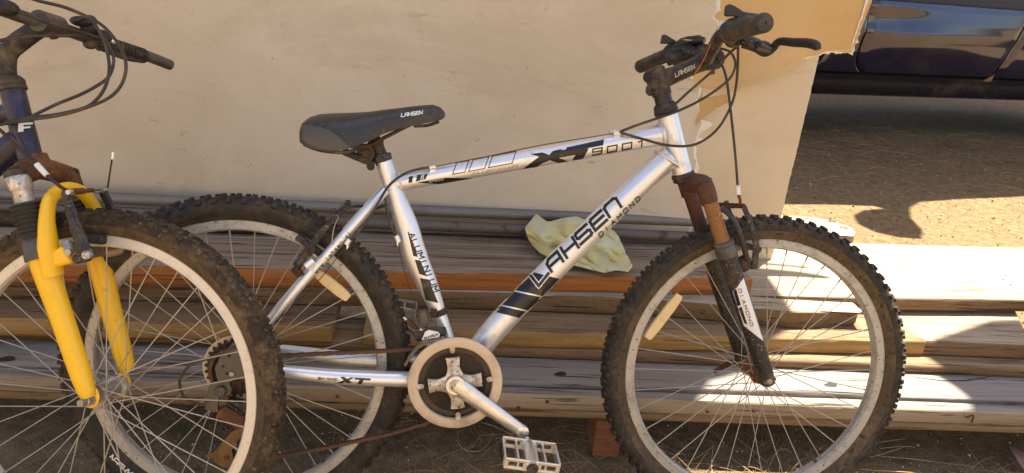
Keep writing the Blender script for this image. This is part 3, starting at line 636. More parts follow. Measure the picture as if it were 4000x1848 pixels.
# ------------------------------------------------------------------ yellow cloth
def cloth():
    topl = [(2094, 836), (2140, 869), (2200, 853), (2250, 846), (2300, 866), (2360, 884), (2404, 905)]
    botl = [(2140, 1006), (2200, 1032), (2262, 1043), (2310, 1056), (2362, 1068), (2405, 1058), (2455, 1064), (2470, 1040)]
    lefl = [(2094, 836), (2049, 893), (2062, 930), (2092, 975), (2140, 1006)]
    rigl = [(2404, 905), (2425, 945), (2450, 1000), (2470, 1040)]
    def at(pl, u):
        x = u * (len(pl) - 1); i = min(int(x), len(pl) - 2); t = x - i
        return pl[i][0] * (1 - t) + pl[i + 1][0] * t, pl[i][1] * (1 - t) + pl[i + 1][1] * t
    N = 44; Mv = 30; P = []
    for j in range(Mv + 1):
        v = j / Mv; row = []
        for i in range(N + 1):
            u = i / N
            a, b, l, r = at(topl, u), at(botl, u), at(lefl, v), at(rigl, v)
            c00, c10, c01, c11 = topl[0], topl[-1], botl[0], botl[-1]
            x = (1 - v) * a[0] + v * b[0] + (1 - u) * l[0] + u * r[0] - ((1 - u) * (1 - v) * c00[0] + u * (1 - v) * c10[0] + (1 - u) * v * c01[0] + u * v * c11[0])
            y = (1 - v) * a[1] + v * b[1] + (1 - u) * l[1] + u * r[1] - ((1 - u) * (1 - v) * c00[1] + u * (1 - v) * c10[1] + (1 - u) * v * c01[1] + u * v * c11[1])
            z = float(np.interp(v, [0, 0.25, 0.45, 0.6, 0.85, 1], [0.402, 0.392, 0.372, 0.354, 0.346, 0.342]))
            wv = noise.noise(V((u * 3.2 + v * 1.4, v * 2.2 - u, 4))) * 0.014 + noise.noise(V((u * 8 + v * 3, v * 6, 9))) * 0.006
            wv += 0.010 * math.exp(-((u - 0.16 - 0.35 * v) / 0.05) ** 2) + 0.008 * math.exp(-((u - 0.72 - 0.1 * v) / 0.035) ** 2) * v
            wv += 0.011 * (0.5 - abs(noise.noise(V((u * 4.5 + v * 2.5, v * 3.5 - u * 2, 21))))) * 1.2 - 0.004 - 0.010 * max(0, 1 - abs(u - 0.30 - 0.25 * v) / 0.05) - 0.008 * max(0, 1 - abs(u - 0.62 + 0.2 * v) / 0.04)
            wv += 0.010 * (0.35 - abs(noise.noise(V((u * 9 - v * 5, v * 8 + u * 3, 41))))) - 0.002
            z += (wv + 0.010) * (0.5 + 0.5 * math.sin(min(1, v * 1.15) * math.pi)) + (0.008 if v > 0.93 and (0.2 < u < 0.45 or u > 0.62) else 0)
            row.append(hz((x, y), max(z, 0.3405)))
        P.append(row)
    o = MB().grid(P).build('cloth', MAT['yellow_cloth'], angle=180)
    so = o.modifiers.new('thickness', 'SOLIDIFY'); so.thickness = 0.003; so.offset = 1
    s2 = o.modifiers.new('smooth', 'SUBSURF'); s2.levels = s2.render_levels = 1
    tag(o, 'crumpled pale yellow cleaning cloth draped over the pipes behind the down tube', 'cloth')
cloth()

# ------------------------------------------------------------------ loose litter on the ground
def gz(x, y): return noise.noise(V((x * 0.8, y * 0.8, 3))) * 0.016 + noise.noise(V((x * 4, y * 4, 1))) * 0.007 - 0.006
def gravel():
    rs = random.Random(11); grey = MB()
    for k in range(24000):
        if k < 17000: x, y = rs.uniform(-0.95, 1.75), rs.uniform(1.22, 1.9)
        else:
            y = rs.uniform(2.5, 6.5); x = rs.uniform(1.1 + (y - 2.5) * 0.2, 1.4 + y * 0.55)
        r = min(0.0034, 0.0009 * math.exp(abs(rs.gauss(0, 0.5)))) * (1.0 if k < 17000 else 2.0); z = gz(x, y) + r * 0.3
        s = [r * rs.uniform(.6, 1.5) for _ in range(6)]; a = rs.uniform(0, 6.28); ca, sa = math.cos(a), math.sin(a)
        vs = [(s[0] * ca, s[0] * sa, 0), (-s[1] * sa, s[1] * ca, 0), (-s[2] * ca, -s[2] * sa, 0), (s[3] * sa, -s[3] * ca, 0), (r * rs.uniform(-.3, .3), r * rs.uniform(-.3, .3), s[4] * 1.1), (0, 0, -s[5])]
        grey.add([(x + q[0], y + q[1], z + q[2]) for q in vs], [(0, 1, 4), (1, 2, 4), (2, 3, 4), (3, 0, 4)], rs.choice((0, 0, 0, 1, 1, 1, 1, 2) if rs.random() < .6 else (0, 0, 1)))
    t = [MAT['soil_stone'], MAT['sand_stone'], MAT['pale_stone']]
    tag(grey.build('gravel', t, smooth=False, recalc=False), kind='stuff')
wood('soil_stone', (0.12, 0.10, 0.07), (0.07, 0.058, 0.042), (0.17, 0.135, 0.095)); wood('sand_stone', (0.26, 0.20, 0.125), (0.19, 0.14, 0.08), (0.33, 0.26, 0.17))
gravel()
def straws():
    rs = random.Random(5); m = MB()
    def straw(x, y, L, a, mi, lift=0.0, r=0.0007, curve=0.25):
        p = V((x, y, gz(x, y) + 0.002)); pts = []
        for k in range(6):
            pts.append(p.copy()); a2 = a + curve * (k / 5 - .5) * 2; p = p + V((math.cos(a2), math.sin(a2), 0)) * (L / 5); p.z = gz(p.x, p.y) + 0.002 + lift * math.sin(math.pi * (k + 1) / 6)
        m.tube(pts, [r, r, r, r, r * .8, r * .4], 4, mi=mi)
    for k in range(760):
        if k < 470: x, y = rs.uniform(-0.3, 1.5), rs.uniform(1.3, 1.62)
        else:
            y = rs.uniform(4.5, 6.6); x = rs.uniform(1.3 + (y - 4.5) * .2, 1.8 + y * 0.5)
        straw(x, y, rs.uniform(0.04, 0.13) * (1 if k < 470 else 2), rs.uniform(0, 6.28), rs.choice((0, 0, 1)), rs.uniform(0, 0.012), 0.0006 if k < 470 else 0.0016, rs.uniform(-.5, .5))
    for p, L, a in (((3400, 1722), .12, 0.35), ((3420, 1768), .16, -0.02), ((3400, 1775), .13, 0.5), ((3360, 1818), .15, 0.0), ((3440, 1740), .1, 0.2), ((2560, 1790), .1, 2.0), ((2860, 1780), .12, -1.0), ((2700, 1790), .1, .8), ((2880, 1700), .12, -1.1)):
        q = hz(p, 0.004); straw(q.x, q.y, L, a, 0, 0.012, 0.0011, 0.3)
    for p in ((1340, 1745), (2990, 1830), (2700, 1835), (2620, 1838)):
        q = hz(p, 0.004)
        for k in range(9): straw(q.x + rs.uniform(-.05, .05), q.y + rs.uniform(-.02, .02), rs.uniform(.05, .12), rs.uniform(0.4, 2.8), rs.choice((0, 1)), rs.uniform(0.0, 0.045), 0.0007, rs.uniform(-.6, .6))
    for k in range(150):
        x = rs.uniform(1.9, 4.6); y = rs.uniform(4.9, 6.6); straw(x, y, rs.uniform(.05, .24), rs.uniform(-1.3, 1.3), rs.choice((1, 1, 1, 1, 0)), rs.uniform(0, .03), .0018, rs.uniform(-.4, .4))
    # a loop of pale twine under the chain guard
    lp = [(1795, 1680), (1788, 1715), (1800, 1745), (1835, 1763), (1875, 1760), (1905, 1735), (1922, 1700), (1935, 1685)]
    m.tube(smooth_path([hz(p, 0.006 + 0.01 * math.sin(i)) for i, p in enumerate(lp)], 6), 0.0009, 5, mi=2)
    m.tube(smooth_path([hz(p, 0.02) for p in ((1880, 1650), (1930, 1665), (1980, 1690), (2005, 1705))], 6), 0.0012, 5, mi=2)
    tag(m.build('pine_needles', [MAT['needle_straw'], MAT['brown_wood'], MAT['bare_wood']]), kind='stuff')
straws()
# fallen leaf at the frame corner
def leaf():
    a = hz((3945, 1748), 0.02); b = hz((4040, 1870), 0.012); d = b - a; n = V((-d.y, d.x, 0)).normalized(); P = []
    for i in range(15):
        u = i / 14; wd = 0.016 * math.sin(math.pi * min(1, u * 0.92 + 0.06)) ** 0.8; c = a + d * u + V((0, 0, 0.006 * math.sin(u * 5)))
        P.append([c + n * (wd * k) + V((0, 0, abs(k) * 0.006)) for k in (-1, -.5, 0, .5, 1)])
    t = NT('leaf_purple'); c = t.coord((1, 1, 1)); MAT['leaf'] = t.done(t.mix(t.noise(60, 5, .6, c), (0.22, 0.10, 0.10), (0.34, 0.2, 0.17)), 0.5)
    o = MB().grid(P).build('fallen_leaf', MAT['leaf']); so = o.modifiers.new('t', 'SOLIDIFY'); so.thickness = 0.0008
    tag(o, 'single purple brown fallen leaf on the gravel at the frame corner', 'leaf')
leaf()
# ------------------------------------------------------------------ bicycle frames of reference (rear hub, front hub, second bicycle)
class FR:
    def __init__(s, C, F, U, N): s.C, s.F, s.U, s.N = V(C), V(F), V(U), V(N)
    def p(s, px, py, w=0.0): return hit((px, py), s.C + s.N * w, s.N)
    def q(s, u, v, w=0.0): return s.C + s.F * u + s.U * v + s.N * w
    def mir(s, P):
        w = (V(P) - s.C).dot(s.N); return V(P) - s.N * (2 * w)
B1 = FR((-0.51536, 1.27698, 0.32699), (0.99193, 0.1268, 0), (-0.02397, 0.18753, 0.98197), (0.12451, -0.97404, 0.18906))
W1 = FR((0.54161, 1.41209, 0.32699), (0.9938, 0.11122, 0), (-0.02103, 0.18789, 0.98197), (0.10922, -0.97587, 0.18906))
B2 = FR((-0.71225, 1.15135, 0.32129), (0.99665, -0.08174, 0), (0.02148, 0.26195, 0.96484), (-0.07886, -0.96161, 0.26283))

# ------------------------------------------------------------------ lettering drawn as strokes and laid on a real surface
GL = {
 'L': [[(0, 1), (0, 0), (.9, 0)]], 'A': [[(0, 0), (0, .75), (.22, 1), (.9, 1), (.9, 0)], [(0, .42), (.9, .42)]],
 'a': [[(0, 0), (.45, 1), (.9, 0)], [(.18, .36), (.72, .36)]],
 'H': [[(0, 1), (0, 0)], [(.9, 1), (.9, 0)], [(0, .5), (.9, .5)]], 'S': [[(.9, 1), (.1, 1), (0, .9), (0, .6), (.1, .5), (.8, .5), (.9, .4), (.9, .1), (.8, 0), (0, 0)]],
 'E': [[(.9, 1), (.12, 1), (0, .88), (0, 0), (.9, 0)], [(0, .5), (.85, .5)]], 'n': [[(0, 0), (0, .85), (.15, 1), (.75, 1), (.9, .85), (.9, 0)]],
 'N': [[(0, 0), (0, 1), (.9, 0), (.9, 1)]], 'D': [[(0, 0), (0, 1), (.65, 1), (.9, .75), (.9, .25), (.65, 0), (0, 0)]], 'I': [[(.3, 0), (.3, 1)]],
 'M': [[(0, 0), (0, 1), (.45, .35), (.9, 1), (.9, 0)]], 'O': [[(0, 0), (0, 1), (.9, 1), (.9, 0), (0, 0)]], 'U': [[(0, 1), (0, .12), (.12, 0), (.78, 0), (.9, .12), (.9, 1)]],
 'X': [[(0, 0), (.9, 1)], [(0, 1), (.9, 0)]], 'T': [[(0, 1), (.9, 1)], [(.45, 1), (.45, 0)]], 'P': [[(0, 0), (0, 1), (.9, 1), (.9, .5), (0, .5)]], 'R': [[(0, 0), (0, 1), (.9, 1), (.9, .5), (0, .5)], [(.4, .5), (.9, 0)]],
 '9': [[(.9, .5), (0, .5), (0, 1), (.9, 1), (.9, .15), (.75, 0), (0, 0)]], '0': [[(0, 0), (0, 1), (.9, 1), (.9, 0), (0, 0)]], '1': [[(.1, .85), (.45, 1), (.45, 0)]], '8': [[(0, .5), (0, 1), (.9, 1), (.9, .5), (0, .5), (0, 0), (.9, 0), (.9, .5)]],
 'F': [[(0, 0), (0, 1), (.9, 1)], [(0, .55), (.7, .55)]], 'w': [[(0, .65), (.22, 0), (.45, .55), (.68, 0), (.9, .65)]], '.': [[(.3, 0), (.3, .06)]], 'l': [[(.4, 0), (.4, 1)]],
 'h': [[(.1, 0), (.1, 1)], [(.1, .5), (.3, .65), (.65, .65), (.8, .5), (.8, 0)]], 's': [[(.8, .6), (.2, .65), (.1, .45), (.75, .28), (.8, .1), (.15, 0)]], 'e': [[(.1, .33), (.85, .33), (.75, .6), (.25, .65), (.1, .33), (.25, .03), (.8, 0)]],
 'm': [[(.1, 0), (.1, .65), (.8, .65), (.8, 0)]], 'c': [[(.8, .6), (.3, .65), (.1, .33), (.3, 0), (.8, .05)]], 'r': [[(.1, 0), (.1, .65)], [(.1, .45), (.7, .65)]],
 'K': [[(.05, 0), (.05, .65), (.8, .65), (.8, 0)]], 'j': [[(.1, .6), (.4, .66), (.75, .55), (.75, 0), (.2, 0), (.12, .2), (.3, .36), (.75, .36)]] , ' ': []}
class Decal:
    def __init__(s, bvh, lift=0.00045): s.bvh = bvh; s.m = MB(); s.lift = lift; s.k = 0
    def pt(s, p, lift):
        d = ray(p[0], p[1]).normalized(); loc, nor, idx, dist = s.bvh.ray_cast(CAM_O, d)
        if loc is None: return None
        if nor.dot(d) > 0: nor = -nor
        return loc + nor * lift
    def quad(s, a, b, c, d, n=4, m=2, lift=None):
        L = (s.lift + 0.00003 * (s.k % 12)) if lift is None else lift; s.k += 1
        a, b, c, d = [V((*x, 0)) for x in (a, b, c, d)]; G = []
        for i in range(n + 1):
            u = i / n; l = a.lerp(b, u); r = d.lerp(c, u); row = [s.pt(l.lerp(r, j / m), L) for j in range(m + 1)]
            ok = [j for j in range(m + 1) if row[j] is not None]
            if ok:                                    # trim at the silhouette of the surface
                for j in range(m + 1):
                    if row[j] is None:
                        v = min(ok, key=lambda q: abs(q - j)); t0, t1 = v / m, j / m; best = row[v]
                        for _ in range(7):
                            tm = (t0 + t1) / 2; q = s.pt(l.lerp(r, tm), L)
                            if q is None: t1 = tm
                            else: t0 = tm; best = q
                        row[j] = best
            G.append(row)
        for i in range(n):
            for j in range(m):
                q = [G[i][j], G[i + 1][j], G[i + 1][j + 1], G[i][j + 1]]
                if all(x is not None for x in q) and (q[0] - q[2]).length > 1e-5 and (q[1] - q[3]).length > 1e-5: s.m.add(q, [(0, 1, 2, 3)])
    def poly4(s, pts, n=10, m=8): s.quad(*pts, n=n * 2, m=m * 3)
    def stroke(s, pts, th, ext=0.5):
        for (x0, y0), (x1, y1) in zip(pts[:-1], pts[1:]):
            d = V((x1 - x0, y1 - y0)); L = d.length
            if L < 1e-6: continue
            d /= L; n = V((-d.y, d.x)) * (th / 2); e = d * (th * ext)
            a = V((x0, y0)) - e; b = V((x1, y1)) + e
            s.quad(tuple(a + n), tuple(b + n), tuple(b - n), tuple(a - n), n=max(2, int(L / 5)), m=3)
    def text(s, txt, o, u, v, th, adv=1.25):
        """o: pixel of the first letter's foot, u / v: pixel vectors of one letter's width and height"""
        o, u, v = V(o), V(u), V(v)
        for k, ch in enumerate(txt):
            for st in GL[ch]:
                s.stroke([tuple(o + u * (x + k * adv) + v * y) for x, y in st], th)
        return s
    def build(s, name, mat, parent): return s.m.build(name, mat, parent, recalc=False, angle=180) if s.m.f else None

# ------------------------------------------------------------------ wheels
def make_spoke_mesh():
    m = MB().tube([V((0, 0, -.5)), V((0, 0, .5))], 1.0, 6)
    o = m.build('spoke', MAT['spoke_steel'], origin=(0, 0, 0)); me = o.data; bpy.data.objects.remove(o); return me
SPOKE = make_spoke_mesh()
m = MB(); m.tube([V((0, 0, -.5)), V((0, 0, .5))], 1.0, 6); o = m.build('spoke_nipple', MAT['steel'], origin=(0, 0, 0)); NIPPLE = o.data; bpy.data.objects.remove(o)
def rod(name, me, a, b, r, parent):
    o = bpy.data.objects.new(name, me); COL.objects.link(o)
    d = b - a; o.rotation_euler = d.to_track_quat('Z', 'Y').to_euler(); o.scale = (r, r, d.length)
    o.parent = parent; o.matrix_parent_inverse = Matrix.Translation(-WORLD[parent.name]); o.location = (a + b) / 2; WORLD[o.name] = (a + b) / 2
    return o
def wheel(fr, parent, rim_mat, tyre_mat, wall_mat, hub_mat, hubw=0.030, rot=0.0, dish=0.0, reflector=None, knob=0, axle=0.055, seed=0, worn=False):
    w = empty('wheel', fr.C, parent); a0 = fr.F; N = fr.N; C = fr.C
    # rim: box section with a rolled edge and brake track
    prof = [(-.0105, .2865), (-.0122, .2855), (-.0122, .284), (-.0116, .2835), (-.0116, .2725), (-.0124, .2715), (-.0124, .2690), (-.007, .2655), (.007, .2655), (.0124, .2690), (.0124, .2715), (.0116, .2725), (.0116, .2835), (.0122, .284), (.0122, .2855), (.0105, .2865), (.0105, .2800), (-.0105, .2800)]
    MB().lathe(C, N, prof, 120, a0, close=True).build('rim', rim_mat, w, angle=25)
    # tyre: casing plus moulded knobs in one mesh
    RO = 0.3305; rows = []
    cs = [(.2845, .0100), (.290, .0128), (.297, .0185), (.305, .0225), (.3125, .0235), (.320, .0220), (.3255, .0175), (.3290, .010), (RO, 0.0)]
    prof = [(wv, r) for r, wv in cs] + [(-wv, r) for r, wv in reversed(cs[:-1])]
    T = MB(); T.cur = 0; n = 128; b = N.cross(a0); np_ = len(prof)
    T.lathe(C, N, prof, n, a0)
    T.f = T.f[: (np_ - 1) * n]; T.m = [1 if (k // n in (0, 1, 2, np_ - 2, np_ - 3, np_ - 4)) else 0 for k in range((np_ - 1) * n)]
    rs = random.Random(seed)
    def knob_at(th, wc, r0, lt, lw, h, tilt, twist=0.0):
        er = a0 * math.cos(th) + b * math.sin(th); et = b * math.cos(th) - a0 * math.sin(th)
        up_ = (er * math.cos(tilt) + N * math.sin(tilt)); ac = (N * math.cos(tilt) - er * math.sin(tilt))
        t2 = (et * math.cos(twist) + ac * math.sin(twist)); a2 = ac * math.cos(twist) - et * math.sin(twist)
        c = C + er * r0 + N * wc + up_ * (h * 0.3)
        T.box(c, (t2, a2, up_), (lt, lw, h * 0.72), 0, taper=0.84)
    K = 72
    for i in range(K):
        th = 2 * math.pi * (i + rs.uniform(-.06, .06)) / K; j = lambda: rs.uniform(.9, 1.1)
        if worn:
            for sgn in (-1, 1):
                knob_at(th + (0.02 if sgn > 0 else 0), sgn * .0195, .3225, .0062 * j(), .0042, .0048, sgn * 0.95)
                knob_at(th + math.pi / K, sgn * .0115, .3285, .0050 * j(), .0036, .0034, sgn * 0.42, sgn * 0.3)
            knob_at(th, 0, .3308, .0085, .0036, .0030, 0)
        else:
            for sgn in (-1, 1):
                knob_at(th + (math.pi / K if sgn > 0 else 0), sgn * .0200, .3225, .0052 * j(), .0046, .0055, sgn * 0.98)
                knob_at(th + (0 if sgn > 0 else math.pi / K), sgn * .0115, .3288, .0046 * j(), .0036, .0050, sgn * 0.42, sgn * 0.25)
            knob_at(th, 0.0, .3312, .0046 * j(), .0055, .0048, 0)
    T.build('tyre', [tyre_mat, wall_mat], w, angle=35, recalc=True)
    # hub
    H = hubw
    pr = [(-H - .020, .0), (-H - .020, .007), (-H - .004, .010), (-H - .003, .021), (-H, .0225), (-H + .003, .021), (-H + .006, .014), (-H * .4, .0115), (H * .4, .0115), (H - .006, .014), (H - .003, .021), (H, .0225), (H + .003, .021), (H + .004, .010), (H + .020, .007), (H + .020, .0)]
    hb = MB().lathe(C, N, pr, 28, a0)
    for k in range(18):
        for sg in (-1, 1):
            th = 2 * math.pi * (k + .5) / 18; hb.lathe(C + N * (sg * (H + .0032)) + (a0 * math.cos(th) + b * math.sin(th)) * .0185, N * sg, [(0, .0022), (.0012, .002), (.0014, 0)], 6)
    hb.build('hub', hub_mat, w, angle=35)
    ax = MB().tube([C - N * (axle + .012), C + N * (axle + .012)], .0046, 10); ax.build('axle', MAT['steel'], w)
    for k in range(36):
        th = rot + 2 * math.pi * k / 36; sg = 1 if k % 2 else -1; lead = 1 if (k // 2) % 2 else -1
        hth = th + lead * R(62)
        A = C + (a0 * math.cos(th) + b * math.sin(th)) * .266 + N * (sg * .002)
        Bp = C + (a0 * math.cos(hth) + b * math.sin(hth)) * .0185 + N * (sg * (H + (.0042 if lead > 0 else -.0036)))
        rod('spoke', SPOKE, A, Bp, .00105, w)
        d = (Bp - A).normalized(); rod('spoke_nipple', NIPPLE, A + d * -.001, A + d * .011, .0018, w)
    th = R(-52) if reflector is None else R(-52); A = C + a0 * (math.cos(th) * .266) + b * (math.sin(th) * .266); e = (C - A).normalized()
    MB().tube([A, A + e * .022, A + e * .03], [.0034, .0034, .0022], 8).build('valve', MAT['black_plastic'], w)
    if reflector:
        p1, p2, wd = reflector
        d = (p2 - p1).normalized(); sd = N.cross(d); c = (p1 + p2) / 2; L = (p2 - p1).length / 2
        m = MB(); pl = []
        for s_, q in ((-1, .62), (-.93, .8), (-.5, 1), (.5, 1), (.93, .8), (1, .62)): pl.append((s_ * L, q * wd))
        out = [c + d * x + sd * y + N * .004 for x, y in pl] + [c + d * x - sd * y + N * .004 for x, y in reversed(pl)]
        m.prism(out, -N * .010)
        ro = m.build('reflector', MAT['reflector_plastic'], w, smooth=False, bevel=0.0015)
    return w

# ------------------------------------------------------------------ silver bicycle
bike = empty('silver_bicycle', V((0, 1.35, 0))); tag(bike, 'dusty silver mountain bicycle with black saddle and rusty fork leaning on the board', 'bicycle')
P = B1.p
silver = MAT['silver_paint']
def tubepart(name, px, rs, mat=silver, seg=28, n=8, parent=bike, flat=None, ws=None, smooth_=True, fr=B1):
    ws = ws or [0] * len(px)
    pts = [fr.p(x, y, w_) for (x, y), w_ in zip(px, ws)]
    if smooth_ and len(pts) > 2:
        P_ = smooth_path(pts, n); t = np.linspace(0, len(rs) - 1, len(P_)); R_ = np.interp(t, range(len(rs)), rs).tolist()
    else: P_, R_ = lerp_path(pts, rs, n)
    m = MB().tube(P_, R_, seg, flat=flat); o = m.build(name, mat, parent, angle=50); o_bvh = m.bvh(); return o, o_bvh, P_
head, head_b, _ = tubepart('head_tube', [(2606, 446), (2666, 676)], [.0205, .0195], n=6)
top, top_b, _ = tubepart('top_tube', [(2590, 524), (2420, 556), (2000, 631), (1700, 686), (1535, 716)], [.0215, .0195, .0190, .0175, .0160])
down, down_b, _ = tubepart('down_tube', [(2616, 612), (2500, 715), (2190, 1020), (1935, 1283), (1800, 1462)], [.0235, .0250, .0255, .0258, .0235])
seat, seat_b, _ = tubepart('seat_tube', [(1496, 620), (1520, 690), (1548, 770), (1588, 880), (1622, 1000), (1670, 1112), (1714, 1225), (1782, 1440)], [.0160, .0165, .0180, .0225, .0245, .0205, .0150, .0150])
# gusset under the head tube and weld beads
m = MB(); g = [(2590, 655), (2552, 728), (2480, 800), (2560, 705)]
gm = MB(); gm.prism([P(2585, 668, .005), P(2548, 735, .005), P(2538, 742, .005), P(2572, 680, .005)], B1.N * -.010); gm.build('gusset', MAT['weld_alloy'], down, smooth=False)
def weld(pa, pb_, ctr_px, r, parent, turns=26, tube=.0032, arc=(0, 6.283)):
    c = V(pa); ax = V(pb_).normalized(); a = ax.orthogonal().normalized(); b = ax.cross(a); m = MB()
    for k in range(turns * 2):
        th = arc[0] + (arc[1] - arc[0]) * k / (turns * 2); q = c + (a * math.cos(th) + b * math.sin(th)) * r
        m.sphere(q, tube * 1.25, seg=6, rings=4)
    return m.build('weld_bead', MAT['weld_alloy'], parent, angle=180)
dd = (P(2190, 1020) - P(2616, 612)).normalized(); weld(P(2606, 624), dd + (P(2666, 676) - P(2606, 446)).normalized() * .25, 0, .0262, down)
dt = (P(2000, 631) - P(2590, 524)).normalized(); weld(P(2583, 526), dt, 0, .0215, top)
weld(P(1565, 709), dt, 0, .0172, top, 20, .002)
# decals --------------------------------------------------------------
D = Decal(down_b)
dir_ = V((2470 - 2195, 742 - 1040)).normalized()          # along the tube, towards the head
def on(px, along, across): return (px[0] + dir_.x * along - dir_.y * across * -1 * 0 + (-dir_.y) * across, px[1] + dir_.y * along + dir_.x * across)
# dark band with two light lines
Db = Decal(down_b, .0005)
Db.poly4([(2070, 1060), (2212, 1096), (2149, 1162), (1994, 1130)], 8, 10)
Db.poly4([(1996, 1137), (2146, 1168), (2089, 1218), (1944, 1187)], 8, 10)
Db.poly4([(1945, 1193), (2086, 1224), (2062, 1250), (1914, 1214)], 6, 10)
Db.build('decal_band', MAT['decal_black'], down)
word = 'LAHSEn'
lo = [(2104, 1116), (2154, 1060), (2214, 1006), (2268, 954), (2325, 900), (2380, 847)]
for mat_, th, lift in (('decal_white', 19, .00070), ('decal_black', 11.5, .00110)):
    D = Decal(down_b, lift); 
    for ch, o_ in zip(word, lo): D.text(ch, o_, (50, -45) if ch != 'L' else (42, -52), (-22, -36) if ch != 'L' else (-29, -37), th)
    D.build('lettering', MAT[mat_], down)
Decal(down_b, .0008).text('DIaMOND', (2345, 927), (14.5, -13.8), (-8, -13), 3.4, 1.65).build('lettering', MAT['decal_black'], down)
# top tube
Decal(top_b, .0006).text('9001', (2314, 606), (40, -7), (2, -23), 5, 1.45).build('lettering', MAT['decal_black'], top)
D = Decal(top_b, .0005)
D.poly4([(2072, 602), (2118, 596), (2252, 640), (2212, 646)], 8, 6)
D.poly4([(2042, 660), (2096, 652), (2160, 610), (2122, 600)], 6, 5); D.poly4([(2110, 640), (2140, 630), (2196, 582), (2160, 590)], 6, 6)
D.poly4([(2160, 590), (2296, 576), (2290, 597), (2140, 625)], 10, 5)
D.poly4([(2214, 576), (2360, 545), (2356, 568), (2206, 596)], 12, 6); D.poly4([(2258, 588), (2300, 580), (2276, 622), (2236, 626)], 5, 8)
D.build('lettering', MAT['decal_black'], top)
D = Decal(top_b, .0005)
for a, b, c_, d_ in (((1768, 681), (1784, 636), (1832, 628), (1816, 672)), ((1831, 670), (1848, 624), (1910, 612), (1893, 658)), ((1908, 655), (1924, 610), (2016, 592), (2000, 638))):
    D.stroke([a, b, c_, d_, a], 3)
D.build('decal_lines', MAT['decal_black'], top)
Decal(top_b, .0005).text('aLUMINIUM', (1842, 684), (16, -3), (5, -10), 3, 1.27).build('lettering', MAT['decal_grey'], top)
D = Decal(top_b, .0005); D.poly4([(1595, 715), (1610, 712), (1613, 688), (1598, 690)], 3, 5); D.poly4([(1624, 709), (1662, 700), (1672, 680), (1630, 684)], 5, 5); D.build('lettering', MAT['decal_black'], top)
Decal(top_b, .0009).text('O', (1643, 704), (10, -2), (2, -8), 2.5).text('O', (1645, 692), (10, -2), (2, -6), 2.5).build('lettering', MAT['decal_white'], top)
D = Decal(top_b, .0005); D.poly4([(1628, 713), (1740, 694), (1880, 697), (1716, 719)], 12, 6); D.build('decal_band', MAT['decal_black'], top)
Decal(top_b, .0009).text('SPEED', (1676, 712), (9, -1.6), (2, -7), 1.8, 1.3).build('lettering', MAT['decal_grey'], top)
# seat tube
D = Decal(seat_b, .0005)
D.poly4([(1592, 905), (1596, 905), (1632, 1004), (1614, 1000)], 3, 8); D.poly4([(1620, 1014), (1642, 1018), (1668, 1080), (1638, 1070)], 4, 6); D.poly4([(1640, 1086), (1674, 1092), (1712, 1184), (1664, 1172)], 5, 8)
D.build('decal_band', MAT['decal_black'], seat)
Decal(seat_b, .0006).text('aLUMINIUM', (1596, 914), (9, 20.5), (19, -6), 4.5, 1.27).build('lettering', MAT['decal_black'], seat)

# seat collar, seatpost, saddle ----------------------------------------
m = MB(); a = P(1488, 640); b = P(1478, 598); d = (b - a).normalized()
m.lathe(P(1494, 632), d, [(0, .0170), (.002, .0195), (.012, .0200), (.015, .0180), (.015, .0140)], 24); sc = m.build('seat_collar', MAT['black_paint'], bike)
m = MB(); m.tube([P(1460, 642, .022), P(1420, 625, .026), P(1345, 592, .030), P(1338, 588, .030)], [.0045, .0068, .0072, .004], 12, flat=(B1.U, .55)); m.sphere(P(1448, 650, .018), .008); m.build('quick_release_lever', MAT['black_plastic'], sc)
tubepart('seat_post', [(1496, 640), (1466, 555)], [.0138, .0138], MAT['black_paint'], 20)
m = MB(); N1 = B1.N; c = P(1432, 597, 0)
m.tube([c - N1 * .024, c + N1 * .026], [.017, .017], 20); m.tube([c + N1 * .026, c + N1 * .031], [.009, .008], 6); m.box(P(1468, 556), (B1.F, N1, B1.U), (.014, .016, .008)); m.box(P(1468, 538), (B1.F, N1, B1.U), (.007, .012, .010)); m.build('seat_clamp', MAT['rust_dark'], bike, angle=35)
for sg in (1, -1):
    m = MB(); m.tube(smooth_path([B1.q(.170, .440, sg * .030), B1.q(.200, .436, sg * .026), B1.q(.238, .438, sg * .022), B1.q(.272, .456, sg * .022), B1.q(.318, .482, sg * .016), B1.q(.338, .490, sg * .012)], 6), .0036, 10); m.build('saddle_rail', MAT['rust_dark'], bike)
